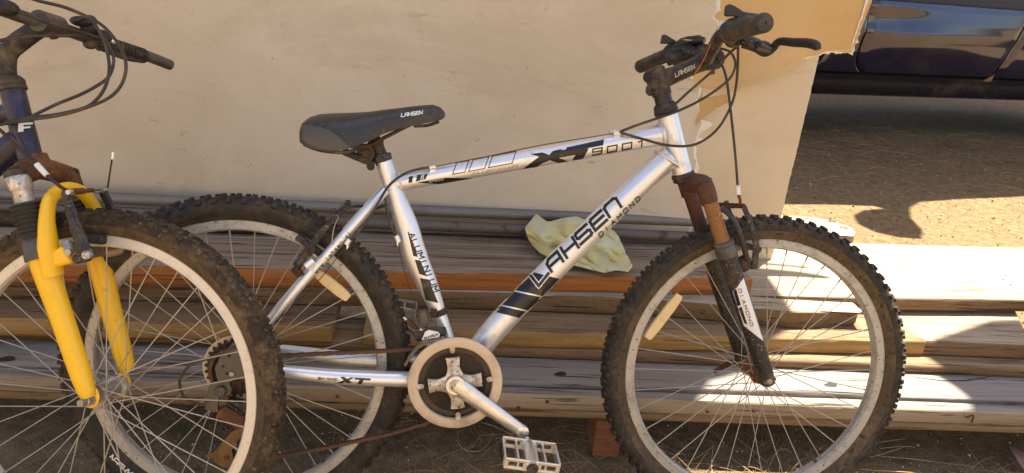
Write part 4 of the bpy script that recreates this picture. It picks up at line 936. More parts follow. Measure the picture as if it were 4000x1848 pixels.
def saddle():
    st = [(.1165, .040, .468, .452), (.121, .060, .478, .441), (.132, .072, .487, .434), (.150, .078, .493, .430), (.175, .079, .496, .428), (.200, .074, .498, .431), (.222, .062, .500, .438), (.245, .047, .503, .449), (.270, .036, .508, .463), (.300, .029, .513, .4745), (.335, .0255, .519, .483), (.360, .0225, .522, .489), (.374, .017, .518, .493), (.381, .010, .511, .497), (.3835, .002, .505, .5)]
    uu = np.array([s[0] for s in st]); t = np.linspace(0, 1, 61); us = np.interp(t, np.linspace(0, 1, len(st)), uu)
    P_ = []; nk = 28
    for u in us:
        hw, tv, bv = [float(np.interp(u, uu, [s[k] for s in st])) for k in (1, 2, 3)]
        row = []
        for k in range(nk + 1):
            a = math.pi * k / nk; w_ = math.cos(a); e = math.sin(a)
            drop = 0.0 if u > .23 else 0.35 * (bv - .43)
            row.append(B1.q(u, bv + (tv - bv) * (e ** 0.62), hw * (abs(w_) ** .82) * (1 if w_ > 0 else -1)))
        for k in range(1, 6):
            w_ = -1 + 2 * k / 6; row.append(B1.q(u + .003 * 0, bv + .010 * (1 - w_ * w_), hw * w_ * .93))
        row.append(row[0]); P_.append(row)
    m = MB().grid(P_); m.f.append(tuple(range(len(P_[0]) - 2, -1, -1))); m.m.append(0)
    # vinyl tail cover below the seam
    mats = []
    for fi, f in enumerate(m.f):
        c = sum((V(m.v[i]) for i in f), V()) / len(f); u = (c - B1.C).dot(B1.F); v = (c - B1.C).dot(B1.U)
        m.m[fi] = 0
    o = m.build('saddle', [MAT['saddle_vinyl'], MAT['saddle_tail']], bike, angle=70); bv_ = m.bvh()
    D = Decal(bv_, .0008); sq = [(1180, 487), (1212, 487), (1250, 494), (1290, 508), (1325, 532), (1352, 558), (1372, 582)]
    xs = np.linspace(1174, 1374, 34); ya = np.interp(xs, [q[0] for q in sq], [q[1] for q in sq]); yb = np.interp(xs, [1174, 1180, 1212, 1250, 1300, 1350, 1374], [500, 545, 568, 582, 588, 587, 582])
    D2 = Decal(bv_, .0004)
    for k in range(33): D2.quad((xs[k], ya[k]), (xs[k + 1], ya[k + 1]), (xs[k + 1], max(yb[k + 1], ya[k + 1])), (xs[k], max(yb[k], ya[k])), n=1, m=10, lift=.0004)
    D2.build('tail_panel', MAT['saddle_tail'], o)
    D.stroke(sq, 4); D.build('piping', MAT['black_plastic'], o)
    Decal(bv_, .0008).text('LAHSEN', (1567, 457), (11.5, -1.6), (2, -12), 3.2, 1.24).build('lettering', MAT['decal_white'], o)
    MB().tube(smooth_path([B1.q(.130, .437, .066), B1.q(.16, .4285, .072), B1.q(.2, .4265, .070), B1.q(.224, .433, .058)], 5), .0035, 8).build('saddle_base', MAT['black_plastic'], o)
    MB().tube(smooth_path([B1.q(.325, .4795, .021), B1.q(.35, .482, .018), B1.q(.372, .49, .012)], 4), .003, 8).build('nose_base', MAT['black_plastic'], o)
saddle()

# stays ------------------------------------------------------------------
nss = [P(1503, 744, .014), P(1436, 818, .034), P(1288, 984, .050), P(1060, 1243, .060), P(985, 1345, .064)]
for sg in (1, -1):
    pts = nss if sg > 0 else [B1.mir(p) for p in nss]
    pp = smooth_path(pts, 8); m = MB().tube(pp, np.interp(np.linspace(0, 4, len(pp)), range(5), [.0100, .0102, .0098, .0088, .0075]).tolist(), 18); o = m.build('seat_stay', silver, bike)
    if sg > 0:
        nb = m.bvh(); ss_near = o
        Decal(nb, .0006).text('www.ljhseK.cl', (1237, 1069), (8.2, -9.6), (-11, -9), 2.4, 1.3).build('lettering', MAT['decal_black'], o)
ncs = [P(1785, 1484, .030), P(1600, 1482, .047), P(1330, 1472, .055), P(1120, 1452, .060), P(1010, 1442, .064)]
for sg in (1, -1):
    pts = ncs if sg > 0 else [B1.mir(p) for p in ncs]
    pp = smooth_path(pts, 8); m = MB().tube(pp, np.interp(np.linspace(0, 4, len(pp)), range(5), [.0155, .0155, .0150, .0120, .0090]).tolist(), 18); o = m.build('chain_stay', silver, bike)
    if sg > 0:
        nb = m.bvh(); Decal(nb, .0006).text('SHIMaNO', (1243, 1481), (8.5, .5), (1, -7.5), 2.2, 1.3).build('lettering', MAT['decal_black'], o)
        D = Decal(nb, .0006); D.poly4([(1328, 1473), (1344, 1472), (1376, 1494), (1356, 1496)], 4, 3); D.poly4([(1316, 1497), (1334, 1497), (1386, 1476), (1372, 1474)], 5, 3); D.poly4([(1388, 1475), (1450, 1479), (1446, 1486), (1384, 1483)], 6, 3); D.poly4([(1406, 1482), (1422, 1483), (1412, 1500), (1396, 1499)], 3, 4)
        D.build('lettering', MAT['decal_black'], o)
# bottom bracket shell, brake and cable stops
m = MB(); m.lathe(P(1779, 1492, 0) - N1 * .034, N1, [(0, .012), (0, .021), (.068, .021), (.068, .012)], 24); m.build('bottom_bracket', silver, bike)
def stop(px, ax_px, fr_w, parent=bike, L=.012, r=.0055):
    a = P(px[0], px[1], fr_w); d = (P(ax_px[0], ax_px[1], fr_w) - a).normalized(); m = MB(); m.lathe(a - d * L * .5, d, [(0, r * .7), (0, r), (L, r), (L, r * .7)], 12); m.box(a - V((0, 0, r)), (d, N1, B1.U), (L * .4, .003, r)); return m.build('cable_stop', MAT['crank_alloy'], parent)
stop((1690, 653), (1760, 640), .013, top); stop((2409, 521), (2480, 510), .013, top, .014); stop((2395, 517), (2480, 505), .002, top, .012); stop((1360, 945), (1340, 975), .058, ss_near, .012); stop((1552, 933), (1562, 960), .024, seat, .014)
# dropout plates, rear mech hanger
for sg in (1, -1):
    w_ = sg * .064; po = [(838, 1440), (862, 1390), (910, 1340), (945, 1318), (1000, 1330), (1060, 1440), (1005, 1470), (975, 1484), (920, 1480), (890, 1500), (850, 1492)]
    q = [P(x, y, .064) for x, y in po]; q = q if sg > 0 else [B1.mir(p) for p in q]
    m = MB(); m.prism(q, N1 * (-.004 * sg)); dp = m.build('dropout', MAT['dark_steel'], bike, smooth=False, bevel=.0008)
    if sg > 0:
        for x, y in ((896, 1391), (872, 1431), (885, 1460)):
            MB().lathe(P(x, y, .0645), N1, [(0, .0028), (.0006, .0026), (.0006, 0)], 12).build('bolt_hole', MAT['dark_void'], dp)

# wheels -----------------------------------------------------------------
rp = B1.p
rw = wheel(B1, bike, MAT['alloy_rim'], MAT['rubber'], MAT['rubber'], MAT['dark_steel'], .028, R(4), reflector=(rp(1240, 1068, .02), rp(1362, 1166, .02), .0105), seed=1)
fw = wheel(W1, bike, MAT['alloy_rim'], MAT['rubber'], MAT['sidewall'], MAT['rust'], .027, R(1), reflector=(W1.p(2527, 1322, .02), W1.p(2656, 1152, .02), .0104), seed=2)
for o in list(rw.children) + list(fw.children):
    if o.name.startswith('reflector'):
        m = MB(); fr_ = B1 if o.parent == rw else W1; c = WORLD[o.name] + fr_.N * .005
        m.lathe(c, fr_.N, [(-.001, .0078), (.001, .0078), (.0015, .0066), (.001, .003), (.002, .003), (.002, 0)], 20); m.build('reflector_boss', MAT['reflector_plastic'], o)
# tyre lettering, printed on the lower rear sidewall
def sidewall_text(fr, txt, deg0, step, r, wv, mat, parent, size=.011, th=.0018):
    m = MB()
    for k, ch in enumerate(txt):
        t0 = R(deg0 + step * k); er = fr.F * math.cos(t0) + fr.U * math.sin(t0); et = fr.U * math.cos(t0) - fr.F * math.sin(t0)
        o_ = fr.C + er * r + fr.N * wv
        for st in GL[ch]:
            for (x0, y0), (x1, y1) in zip(st[:-1], st[1:]):
                a = o_ - et * ((x0 - .45) * size * .8) + er * ((y0 - .5) * size); b = o_ - et * ((x1 - .45) * size * .8) + er * ((y1 - .5) * size)
                d = b - a
                if d.length < 1e-6: continue
                d.normalize(); n = fr.N.cross(d) * th * .5; m.add([a - d * th * .4 + n, b + d * th * .4 + n, b + d * th * .4 - n, a - d * th * .4 - n], [(0, 1, 2, 3)])
    m.build('lettering', mat, parent, smooth=False, recalc=False)
rt = [o for o in rw.children if o.name.startswith('tyre')][0]
sidewall_text(B1, 'LaHSEN', 229.0, -2.05, .3030, .0226, MAT['decal_white'], rw, .0115, .0022)

# cassette, chain, cranks --------------------------------------------------
cas = empty('cassette', B1.q(0, 0, .045), bike); a0 = B1.F; bb = N1.cross(a0)
def cog(nm, C, teeth, r, wv, th, mat, parent, depth=.006, hole=.0, phase=0):
    m = MB(); out = []; n = teeth * 4
    for k in range(n):
        t = 2 * math.pi * k / n + phase; rr = r + (depth * .5 if k % 4 in (1, 2) else -depth * .5); out.append((rr * math.cos(t), rr * math.sin(t)))
    n = len(out); vs = []
    for w_, q in ((wv, 1), (wv - th, 1)):
        vs += [C + a0 * (x * q) + bb * (y * q) + N1 * w_ for x, y in out]
        vs += [C + a0 * (hole * math.cos(2 * math.pi * k / n + phase)) + bb * (hole * math.sin(2 * math.pi * k / n + phase)) + N1 * w_ for k in range(n)]
    f = []
    for k in range(n):
        j = (k + 1) % n; f += [(k, j, n + j, n + k), (2 * n + k, 3 * n + k, 3 * n + j, 2 * n + j), (k, 2 * n + k, 2 * n + j, j), (n + k, n + j, 3 * n + j, 3 * n + k)]
    m.add(vs, f); return m.build(nm, mat, parent, smooth=False)
for k, (te, r) in enumerate(((14, .029), (16, .033), (18, .037), (21, .043), (24, .049), (28, .0565))):
    cog('cog', B1.C, te, r, .052 - k * .0042, .0018, MAT['rust_dark'], cas, hole=.016, phase=k)
m = MB().lathe(B1.C + N1 * .026, N1, [(0, .064), (.001, .064), (.001, .02)], 40); m.build('spoke_guard', MAT['guard_plastic'], cas)
CRC = B1.q(.4215, -.0095, 0)
crk = empty('crankset', CRC, bike)
# chain guard ring
m = MB(); m.lathe(CRC + N1 * .070, N1, [(0, .0905), (.0035, .0925), (.0075, .0915), (.009, .088), (.0095, .080), (.008, .0735), (.004, .0715), (0, .0725), (-.002, .080)], 72, a0, close=True); gd = m.build('chain_guard', MAT['guard_plastic'], crk, angle=50)
for k in range(4):
    t = R(97 + 90 * k); er = a0 * math.cos(t) + bb * math.sin(t); m = MB(); c = CRC + N1 * .074
    m.tube([c + er * .074, c + er * .066], [.0062, .0050], 10); m.sphere(c + er * .0655, (.005, .005, .005)); m.build('guard_tab', MAT['guard_plastic'], gd)
    MB().lathe(c + er * .0655 + N1 * .0048, N1, [(0, .0028), (.001, .0026), (.001, 0)], 8).build('screw', MAT['steel'], gd)
cog('chain_ring', CRC, 42, .082, .066, .0025, MAT['grime'], crk, hole=.061); cog('chain_ring', CRC, 34, .0635, .058, .0025, MAT['dark_steel'], crk, hole=.050); cog('chain_ring', CRC, 24, .0470, .050, .0025, MAT['steel'], crk, hole=.030)
m = MB().lathe(CRC + N1 * .067, N1, [(0, .0745), (.0006, .0745), (.0006, .061), (0, .061)], 60, a0); m.build('ring_face', MAT['grime'], crk)
sp = MB()
for k in range(4):
    t = R(98 + 90 * k); er = a0 * math.cos(t) + bb * math.sin(t); et = bb * math.cos(t) - a0 * math.sin(t); L0, L1 = .012, .052
    G = []
    for i in range(9):
        u = i / 8; hw = float(np.interp(u, [0, .25, .5, .8, 1], [.020, .0145, .0115, .0125, .0140])); c = CRC + er * (L0 + (L1 - L0) * u) + N1 * (.078 - .003 * u)
        G.append([c - et * hw - N1 * .007, c - et * hw, c - et * hw * .5 + N1 * .0022, c + N1 * .003, c + et * hw * .5 + N1 * .0022, c + et * hw, c + et * hw - N1 * .007])
    sp.grid(G); b_ = len(sp.v); sp.f.append(tuple(range(b_ - 7, b_))); sp.m.append(0)
sp.lathe(CRC + N1 * .062, N1, [(0, .022), (.014, .022), (.017, .019), (.017, 0)], 30); sp.build('crank_spider', MAT['chrome'], crk, angle=60)
ca = CRC + N1 * .082; cb = P(2040, 1685, .096)
pp, rr = lerp_path([ca, ca.lerp(cb, .12), ca.lerp(cb, .5), ca.lerp(cb, .9), cb], [.0195, .0185, .0150, .0130, .0120], 5)
m = MB().tube(pp, rr, 20, flat=(bb, .52)); m.lathe(ca - N1 * .010, N1, [(0, .020), (.016, .020), (.018, .0185), (.018, .0128), (.0155, .012), (.0155, 0)], 28); m.lathe(cb - N1 * .006, N1, [(0, .0125), (.011, .0125), (.0125, .010), (.0125, 0)], 20)
ck = m.build('crank_arm', MAT['crank_alloy'], crk, angle=45)
m = MB().lathe(CRC + N1 * .0845, N1, [(0, .0118), (.006, .0118), (.006, .0095)], 6); m.lathe(CRC + N1 * .0905, N1, [(0, .0078), (.0012, .0070), (.0012, .0035), (-.001, .0030), (-.001, 0)], 14); m.build('crank_bolt', MAT['chrome'], ck, angle=30)
# far side crank and pedal
fa = CRC - N1 * .070; fb2 = fa - (cb - ca)
m = MB().tube([fa, fb2], [.016, .0135], 16, flat=(bb, .52)); m.build('crank_arm', MAT['crank_alloy'], crk)
def pedal(c, ax, F_, U_, mat, lab=None):
    """cage pedal: c outer end of the axle at the crank, ax outward, F_ forward, U_ up"""
    pd_ = empty('pedal', c, bike)
    m = MB(); m.tube([c, c + ax * .012, c + ax * .02, c + ax * .088], [.006, .006, .012, .0115], 16); m.tube([c + ax * .088, c + ax * .094], [.0125, .0115], 18); m.build('pedal_body', mat, pd_, angle=40)
    MB().lathe(c + ax * .094, ax, [(0, .0115), (.0015, .0105), (.0015, 0)], 18).build('end_cap', MAT['black_plastic'], pd_)
    m = MB(); t = .0022
    def plate(x0, x1, a0_, a1_, h=.012): m.box(c + ax * ((a0_ + a1_) / 2) + F_ * ((x0 + x1) / 2), (F_, ax, U_), (abs(x1 - x0) / 2, abs(a1_ - a0_) / 2, h))
    for y0 in (.018, .086):
        for sgn in (-1, 1):
            m.box(c + ax * y0 + F_ * (sgn * .031) + U_ * .008, (F_, ax, U_), (.020, t, .0032)); m.box(c + ax * y0 + F_ * (sgn * .031) - U_ * .008, (F_, ax, U_), (.020, t, .0032)); m.box(c + ax * y0 + F_ * (sgn * .0135), (F_, ax, U_), (.004, t, .0112)); m.box(c + ax * y0 + F_ * (sgn * .0485), (F_, ax, U_), (.004, t, .0112))
    for y0 in (.018, .086):
        for hh in (-.009, .009): m.box(c + ax * (y0 + .0005) + U_ * hh, (F_, ax, U_), (.0525, t * .9, .0026))
    m.box(c + ax * .052, (F_, ax, U_), (.0125, .034, .0085))
    for sgn in (-1, 1): m.box(c + ax * .052 + F_ * (sgn * .0515), (F_, ax, U_), (.0022, .030, .0105)); m.box(c + ax * .052 + F_ * (sgn * .026), (F_, ax, U_), (.0022, .034, .008))
    m.build('pedal_cage', mat, pd_, smooth=False, bevel=.0012)
    for sgn in (-1, 1): MB().box(c + ax * .052 + F_ * (sgn * .0550), (F_, ax, U_), (.0015, .022, .0075)).build('pedal_reflector', MAT['black_gloss'], pd_, smooth=False, bevel=.001)
    return pd_
tl = R(-8); pf = B1.F * math.cos(tl) + B1.U * math.sin(tl); pu = B1.U * math.cos(tl) - B1.F * math.sin(tl)
tf = R(24); pu2 = pu * math.cos(tf) + N1 * math.sin(tf) * 0
ti = R(9); pedal(P(2060, 1716, .106), N1 * math.cos(ti) - pu * math.sin(ti), pf, pu * math.cos(ti) + N1 * math.sin(ti), MAT['crank_alloy'])
pedal(fb2 - N1 * .012, -N1, pf, pu, MAT['steel'])
# chain: every link an outer or inner pair of plates
def link_mesh(inner):
    m = MB(); h = .0033 if inner else .0036; g = .0022 if inner else .0034
    for sg in (-1, 1):
        pl = []
        for k in range(12):
            t = 2 * math.pi * k / 12; x = math.cos(t) * h + (.00635 if math.cos(t) > 0 else -.00635); pl.append((x, math.sin(t) * h))
        pl = sorted(pl, key=lambda q: math.atan2(q[1], q[0])); m.prism([V((x, y * (.5 if abs(x) < .004 else 1), sg * g)) for x, y in pl], V((0, 0, sg * .001)))
    for x in (-.00635, .00635): m.tube([V((x, 0, -g)), V((x, 0, g))], .0026 if inner else .0018, 6)
    o = m.build('chain_link', MAT['chain_rust'], origin=(0, 0, 0), smooth=False); me = o.data; bpy.data.objects.remove(o); return me
LI, LO = link_mesh(True), link_mesh(False)
chain = empty('chain', B1.q(.2, 0, .05), bike)
RC_, RG = .074, .043
def ring_pts(c, r, a_, b_, n=24): return [c + (a0 * math.cos(R(a_ + (b_ - a_) * k / n)) + bb * math.sin(R(a_ + (b_ - a_) * k / n))) * r for k in range(n + 1)]
wc = N1 * .049
pull = P(897, 1700, .049); pul2 = P(891, 1777, .049)
path = ring_pts(CRC + wc, .067, 96, -100, 30) + [P(1674, 1650, .049), P(1520, 1695, .049), P(1346, 1733, .049), P(1210, 1760, .049), P(1090, 1782, .049)] + ring_pts(pul2, .018, -80, -230, 10) + ring_pts(pull, .018, -60, 60, 6) + ring_pts(B1.C + wc, .044, 250, 96, 16) + [P(1105, 1389, .049), P(1493, 1371, .049)]
def resample(pts, step):
    out = [pts[0].copy()]; acc = 0; prev = pts[0]
    for p in pts[1:]:
        while True:
            d = (p - prev).length
            if acc + d < step: acc += d; prev = p; break
            prev = prev.lerp(p, (step - acc) / d); out.append(prev.copy()); acc = 0
    return out
cp = resample([V(p) for p in path + [path[0]]], .0127)
for k in range(len(cp) - 1):
    d = (cp[k + 1] - cp[k]); o = bpy.data.objects.new('chain_link', LI if k % 2 else LO); COL.objects.link(o)
    X = d.normalized(); Z = (N1 - X * N1.dot(X)).normalized(); Y = Z.cross(X)
    o.matrix_basis = Matrix(((X.x, Y.x, Z.x, 0), (X.y, Y.y, Z.y, 0), (X.z, Y.z, Z.z, 0), (0, 0, 0, 1))); o.location = (cp[k] + cp[k + 1]) / 2
    o.parent = chain; o.matrix_parent_inverse = Matrix.Translation(-WORLD[chain.name])
# rear derailleur
rd = empty('rear_derailleur', P(870, 1518, .06), bike)
m = MB(); m.lathe(P(868, 1520, .050), N1, [(0, .010), (.016, .0105), (.018, .0085), (.0185, .004), (.017, .0035), (.017, 0)], 20)
m.prism([P(x, y, .058) for x, y in ((818, 1505), (842, 1492), (895, 1496), (905, 1520), (898, 1545), (860, 1542), (850, 1590), (858, 1612), (830, 1610), (800, 1600), (806, 1560))], -N1 * .012); m.build('upper_knuckle', MAT['dark_steel'], rd, angle=35, bevel=.0015)
m = MB(); m.prism([P(x, y, .070) for x, y in ((860, 1598), (880, 1590), (955, 1632), (948, 1672), (925, 1676), (842, 1628))], -N1 * .014); m.build('outer_link', MAT['rust'], rd, smooth=False, bevel=.002)
m = MB(); m.prism([P(x, y, .062) for x, y in ((890, 1562), (960, 1580), (985, 1630), (975, 1660), (940, 1650), (900, 1600))], -N1 * .022); m.tube([P(888, 1575, .064), P(945, 1618, .064)], .003, 8); m.build('inner_link', MAT['black_paint'], rd, smooth=False, bevel=.002)
cage = [(800, 1778), (830, 1770), (850, 1752), (900, 1690), (945, 1668), (968, 1676), (960, 1698), (930, 1718), (905, 1760), (912, 1800), (925, 1818), (905, 1830), (870, 1824), (840, 1808), (832, 1790), (804, 1786)]
m = MB(); m.prism([P(x, y, .060) for x, y in cage], -N1 * .0025); m.build('derailleur_cage', MAT['rust_yellow'], rd, smooth=False)
for c in (pul2, pull): cog('jockey_wheel', c - wc + N1 * 0, 11, .0165, .052, .006, MAT['rust_dark'], rd, hole=.004)
MB().lathe(pul2 + N1 * .012, N1, [(0, .0055), (.002, .005), (.002, 0)], 6).build('bolt', MAT['rust'], rd)
m = MB(); m.tube(smooth_path([P(x, y, w_) for x, y, w_ in ((1000, 1330, .066), (880, 1372, .068), (809, 1402, .07), (745, 1425, .074), (703, 1480, .076), (712, 1540, .074), (745, 1568, .07), (803, 1586, .066))], 8), .0027, 8); m.build('cable_housing', MAT['cable_black'], rd)
# front derailleur
fd = empty('front_derailleur', P(1680, 1300, .03), bike)
m = MB(); ax = (P(1782, 1440) - P(1700, 1190)).normalized(); m.lathe(P(1714, 1216) - ax * .005, ax, [(0, .0145), (0, .0178), (.012, .0178), (.012, .0145)], 24, close=True); m.box(P(1695, 1222, .016), (B1.F, B1.U, N1), (.006, .008, .008)); m.build('clamp_band', MAT['rust_dark'], fd, angle=40)
m = MB(); m.prism([P(x, y, .040) for x, y in ((1638, 1222), (1662, 1212), (1676, 1270), (1668, 1285), (1646, 1282))], -N1 * .020); m.build('linkage', MAT['dark_steel'], fd, smooth=False, bevel=.002)
m = MB(); m.prism([P(x, y, .056) for x, y in ((1605, 1285), (1640, 1300), (1690, 1282), (1742, 1282), (1748, 1310), (1700, 1325), (1640, 1335), (1622, 1330))], -N1 * .014); m.build('cage_bridge', MAT['black_paint'], fd, smooth=False, bevel=.003)
fdb = MB(); fdb.prism([P(x, y, .070) for x, y in ((1647, 1330), (1660, 1298), (1674, 1290), (1712, 1298), (1718, 1306), (1716, 1318))], -N1 * .004); lp_ = fdb.build('badge_plate', MAT['decal_white'], fd, smooth=False, bevel=.001)
Decal(fdb.bvh(), .0006).text('SUNRUN', (1655, 1326), (8, -2.4), (2, -8), 2.0, 1.2).build('lettering', MAT['decal_black'], lp_)
m = MB(); cgp = [(1576, 1428), (1596, 1390), (1625, 1352), (1670, 1330), (1716, 1318)]; cgq = [(1586, 1432), (1606, 1396), (1636, 1362), (1676, 1342), (1720, 1326)]
m.grid([[P(x, y, .074) for x, y in cgp], [P(x, y, .074) for x, y in cgq]]); m.grid([[P(x, y, .070) for x, y in cgp], [P(x, y, .070) for x, y in cgq]])
m.grid([[P(x, y, .074) for x, y in cgp], [P(x, y, .060) for x, y in cgp]]); m.build('derailleur_cage', MAT['dark_steel'], fd)
m = MB(); m.tube([P(1590, 1250, .01), P(1632, 1290, .02)], .006, 8); m.build('link_arm', MAT['rust'], fd)

# rear brake
rb = empty('rear_brake', P(1210, 950, .05), bike)
for sg in (1, -1):
    def Q(x, y, w_): p = P(x, y, w_); return p if sg > 0 else B1.mir(p)
    m = MB(); m.tube([Q(1160, 1040, .058), Q(1195, 990, .062), Q(1250, 915, .058), Q(1310, 850, .050), Q(1342, 818, .046)], [.008, .008, .0062, .0055, .006], 10, flat=(B1.F, .7)); m.sphere(Q(1340, 815, .046), .0058)
    m.build('brake_arm', MAT['black_paint'], rb)
    m = MB(); m.tube([Q(1172, 1052, .060), Q(1150, 1070, .060)], [.012, .010], 8, flat=(B1.F, .6)); m.lathe(Q(1211, 974, .060), N1 * sg, [(0, .010), (.006, .010), (.008, .007), (.008, .004), (.006, .003), (.006, 0)], 16); m.build('pad_bolt', MAT['rust_dark'], rb)
    m = MB(); m.box(Q(1210, 960, .026), (B1.F * .8 + B1.U * -.6, B1.F * .6 + B1.U * .8, N1), (.030, .006, .008)); m.build('brake_pad', MAT['black_plastic'], rb, bevel=.002)
    m = MB(); m.tube([Q(1195, 1040, .056), Q(1225, 1015, .054)], .009, 14); m.build('brake_boss', silver, rb)
m = MB(); m.tube(smooth_path([P(1345, 815, .04), P(1400, 805, .02), P(1470, 812, .005), P(1510, 800, 0)], 6), .0030, 8); m.sphere(P(1305, 822, .046), .0045); m.build('noodle_pipe', MAT['rust_dark'], rb)
m = MB(); m.tube(smooth_path([P(1330, 830, .05), P(1305, 890, .055), P(1295, 955, .058)], 5), .0010, 6); m.build('brake_wire', MAT['steel'], rb)

# headset, stem, bars --------------------------------------------------------
hd = (P(2606, 446) - P(2666, 676)).normalized()
m = MB(); h0 = P(2605, 446); m.lathe(h0 - hd * .002, hd, [(0, .0205), (.004, .0240), (.010, .0245), (.013, .0225), (.014, .0235), (.020, .0225), (.024, .0190)], 32); m.build('headset_cup', MAT['black_plastic'], bike)
m = MB(); h1 = P(2667, 678); m.lathe(h1 + hd * .002, -hd, [(0, .0205), (.003, .0235), (.009, .0240), (.011, .0220), (.015, .0235), (.018, .0200)], 32); m.build('headset_cup', MAT['black_plastic'], bike)
m = MB(); m.lathe(P(2597, 412), hd, [(0, .0175), (.042, .0175), (.042, .0150)], 28); m.build('headset_spacer', MAT['black_gloss'], bike)
stem = None
m = MB(); sA = P(2578, 345); sB = P(2557, 268); ax = (sB - sA).normalized(); m.tube([P(2586, 372), P(2568, 300), P(2558, 272), P(2554, 264)], [.0195, .0200, .0195, .012], 26)
m.tube([P(2570, 318), P(2640, 290), P(2725, 252), P(2775, 232)], [.0200, .0165, .0165, .0195], 24, flat=(B1.U, .92)); c = P(2775, 233); m.tube([c - N1 * .024, c + N1 * .024], [.0205, .0205], 26)
m.tube([P(2546, 292), P(2553, 312), P(2556, 334), P(2560, 362)], [.0125, .0145, .0135, .0150], 14); m.sphere(P(2532, 300), (.0105, .0125, .0120), (B1.F, N1, B1.U)); m.sphere(P(2542, 352), (.0105, .0125, .0120), (B1.F, N1, B1.U))
st = m.build('stem', MAT['black_plastic'], bike, angle=45); stb = m.bvh()
for y, x in ((308, 2536), (353, 2550)): MB().lathe(P(x, y, .0165), N1, [(0, .0052), (.003, .0048), (.003, .0025), (.001, .002), (.001, 0)], 14).build('bolt', MAT['dark_void'], st)
for y, x in ((285, 2776), (250, 2800)): MB().tube([P(x, y, .012), P(x + 14, y - 4, .012)], .0042, 8).build('bolt', MAT['rust'], st)
Decal(stb, .0008).text('LAHSEN', (2639, 301), (10.5, -4.9), (-2.5, -14), 3.0, 1.24).build('lettering', MAT['decal_grey'], st)
bar = [P(2497, 262, -.275), P(2600, 214, -.16), P(2668, 190, -.125), P(2735, 216, -.085), P(2768, 236, -.035), P(2772, 236, 0), P(2764, 234, .03), P(2790, 180, .085), P(2812, 142, .115), P(2845, 128, .145), P(2990, 88, .288)]
m = MB().tube(smooth_path(bar, 8), .0118, 16); m.build('handlebar', MAT['black_paint'], bike)
def grip(a, b, name='grip', rr=.0160):
    d = (b - a).normalized(); L = (b - a).length; m = MB(); pr = [(0, .013), (0, .0195), (.004, .0205), (.009, .0195), (.011, rr)]
    n = 16
    for k in range(n):
        x = .014 + (L - .022) * k / n; pr += [(x, rr), (x + (L - .022) / n * .7, rr), (x + (L - .022) / n * .75, rr - .0007), (x + (L - .022) / n * .97, rr - .0007)]
    pr += [(L - .008, rr + .0002), (L - .004, rr), (L - .001, rr * .9), (L, rr * .82), (L, .0028), (L - .006, .0028), (L - .006, 0)]
    m.lathe(a, d, pr, 32); return m.build(name, MAT['dusty_grip'], bike, angle=30)
grip(P(2846, 128, .145), P(2990, 88, .290)); grip(P(2628, 206, -.150), P(2497, 262, -.278), rr=.0150)
# brake levers
def lever(pts, rs, body, name='brake_lever', flat_=.75):
    L = empty(name, pts[0], bike)
    m = MB().tube(smooth_path(pts, 7), np.interp(np.linspace(0, len(rs) - 1, (len(pts) - 1) * 7 + 1), range(len(rs)), rs).tolist(), 12, flat=(B1.U, flat_)); m.build('lever_blade', MAT['black_gloss'], L)
    m = MB()
    for c, r in body: m.sphere(c, r, (B1.F, N1, B1.U), 16, 10)
    m.build('lever_body', MAT['black_paint'], L); return L
Lv = lever([P(2905, 160, .125), P(2955, 178, .135), P(2990, 200, .145), P(3018, 188, .155), P(3045, 163, .170), P(3100, 166, .200), P(3150, 168, .225), P(3188, 178, .245), P(3194, 196, .248)], [.013, .012, .0105, .0082, .0072, .0077, .0082, .0086, .005],
     [(P(2895, 148, .115), (.020, .018, .013)), (P(2935, 168, .128), (.022, .012, .010)), (P(2978, 178, .142), (.016, .010, .009)), (P(2862, 168, .108), (.014, .012, .009))])
m = MB(); m.tube([P(2960, 190, .15), P(3010, 200, .162)], .0042, 8); m.tube([P(2975, 175, .155), P(3015, 192, .165)], .0030, 8); m.build('lever_pivot', MAT['dark_steel'], Lv)
lever([P(2745, 200, -.10), P(2700, 172, -.14), P(2660, 160, -.18)], [.011, .009, .007], [(P(2700, 205, -.115), (.022, .020, .014)), (P(2742, 196, -.095), (.014, .012, .010))])
# shifters with thumb paddles
def shifter(body, paddle, tube_pts, cap=None):
    S = empty('shifter', body[0][0], bike); m = MB()
    for c, r in body: m.sphere(c, r, (B1.F, N1, B1.U), 18, 10)
    m.build('shifter_body', MAT['black_gloss'], S)
    m = MB(); m.prism([P(x, y, paddle[1]) for x, y in paddle[0]], -N1 * .008); m.build('thumb_paddle', MAT['black_gloss'], S, smooth=False, bevel=.003)
    m = MB().tube(smooth_path(tube_pts, 5), .006, 10, flat=(B1.U, .7)); m.build('paddle_arm', MAT['black_gloss'], S)
    if cap: MB().tube([cap[0], cap[1]], [.0068, .0074], 14).build('barrel_cap', MAT['white_plastic'], S)
    return S
shifter([(P(2868, 96, .120), (.018, .016, .013)), (P(2905, 82, .130), (.022, .018, .012)), (P(2850, 110, .112), (.012, .014, .014))], ([(2836, 22), (2852, 14), (2872, 22), (2905, 44), (2930, 60), (2900, 70), (2870, 63), (2838, 64), (2832, 56)], .142), [P(2890, 56, .138), P(2925, 62, .135), P(2955, 66, .13)], (P(2826, 82, .108), P(2822, 122, .108)))
S = empty('shifter', P(2680, 190, -.12), bike)
MB().tube(smooth_path([P(2752, 158, -.095), P(2722, 156, -.105), P(2680, 164, -.122), P(2640, 186, -.140), P(2605, 226, -.150)], 6), [.009] * 4 + [.0125] * 6 + [.0135] * 8 + [.0125] * 7, 14, flat=(B1.F, .8)).build('shifter_body', MAT['black_gloss'], S)
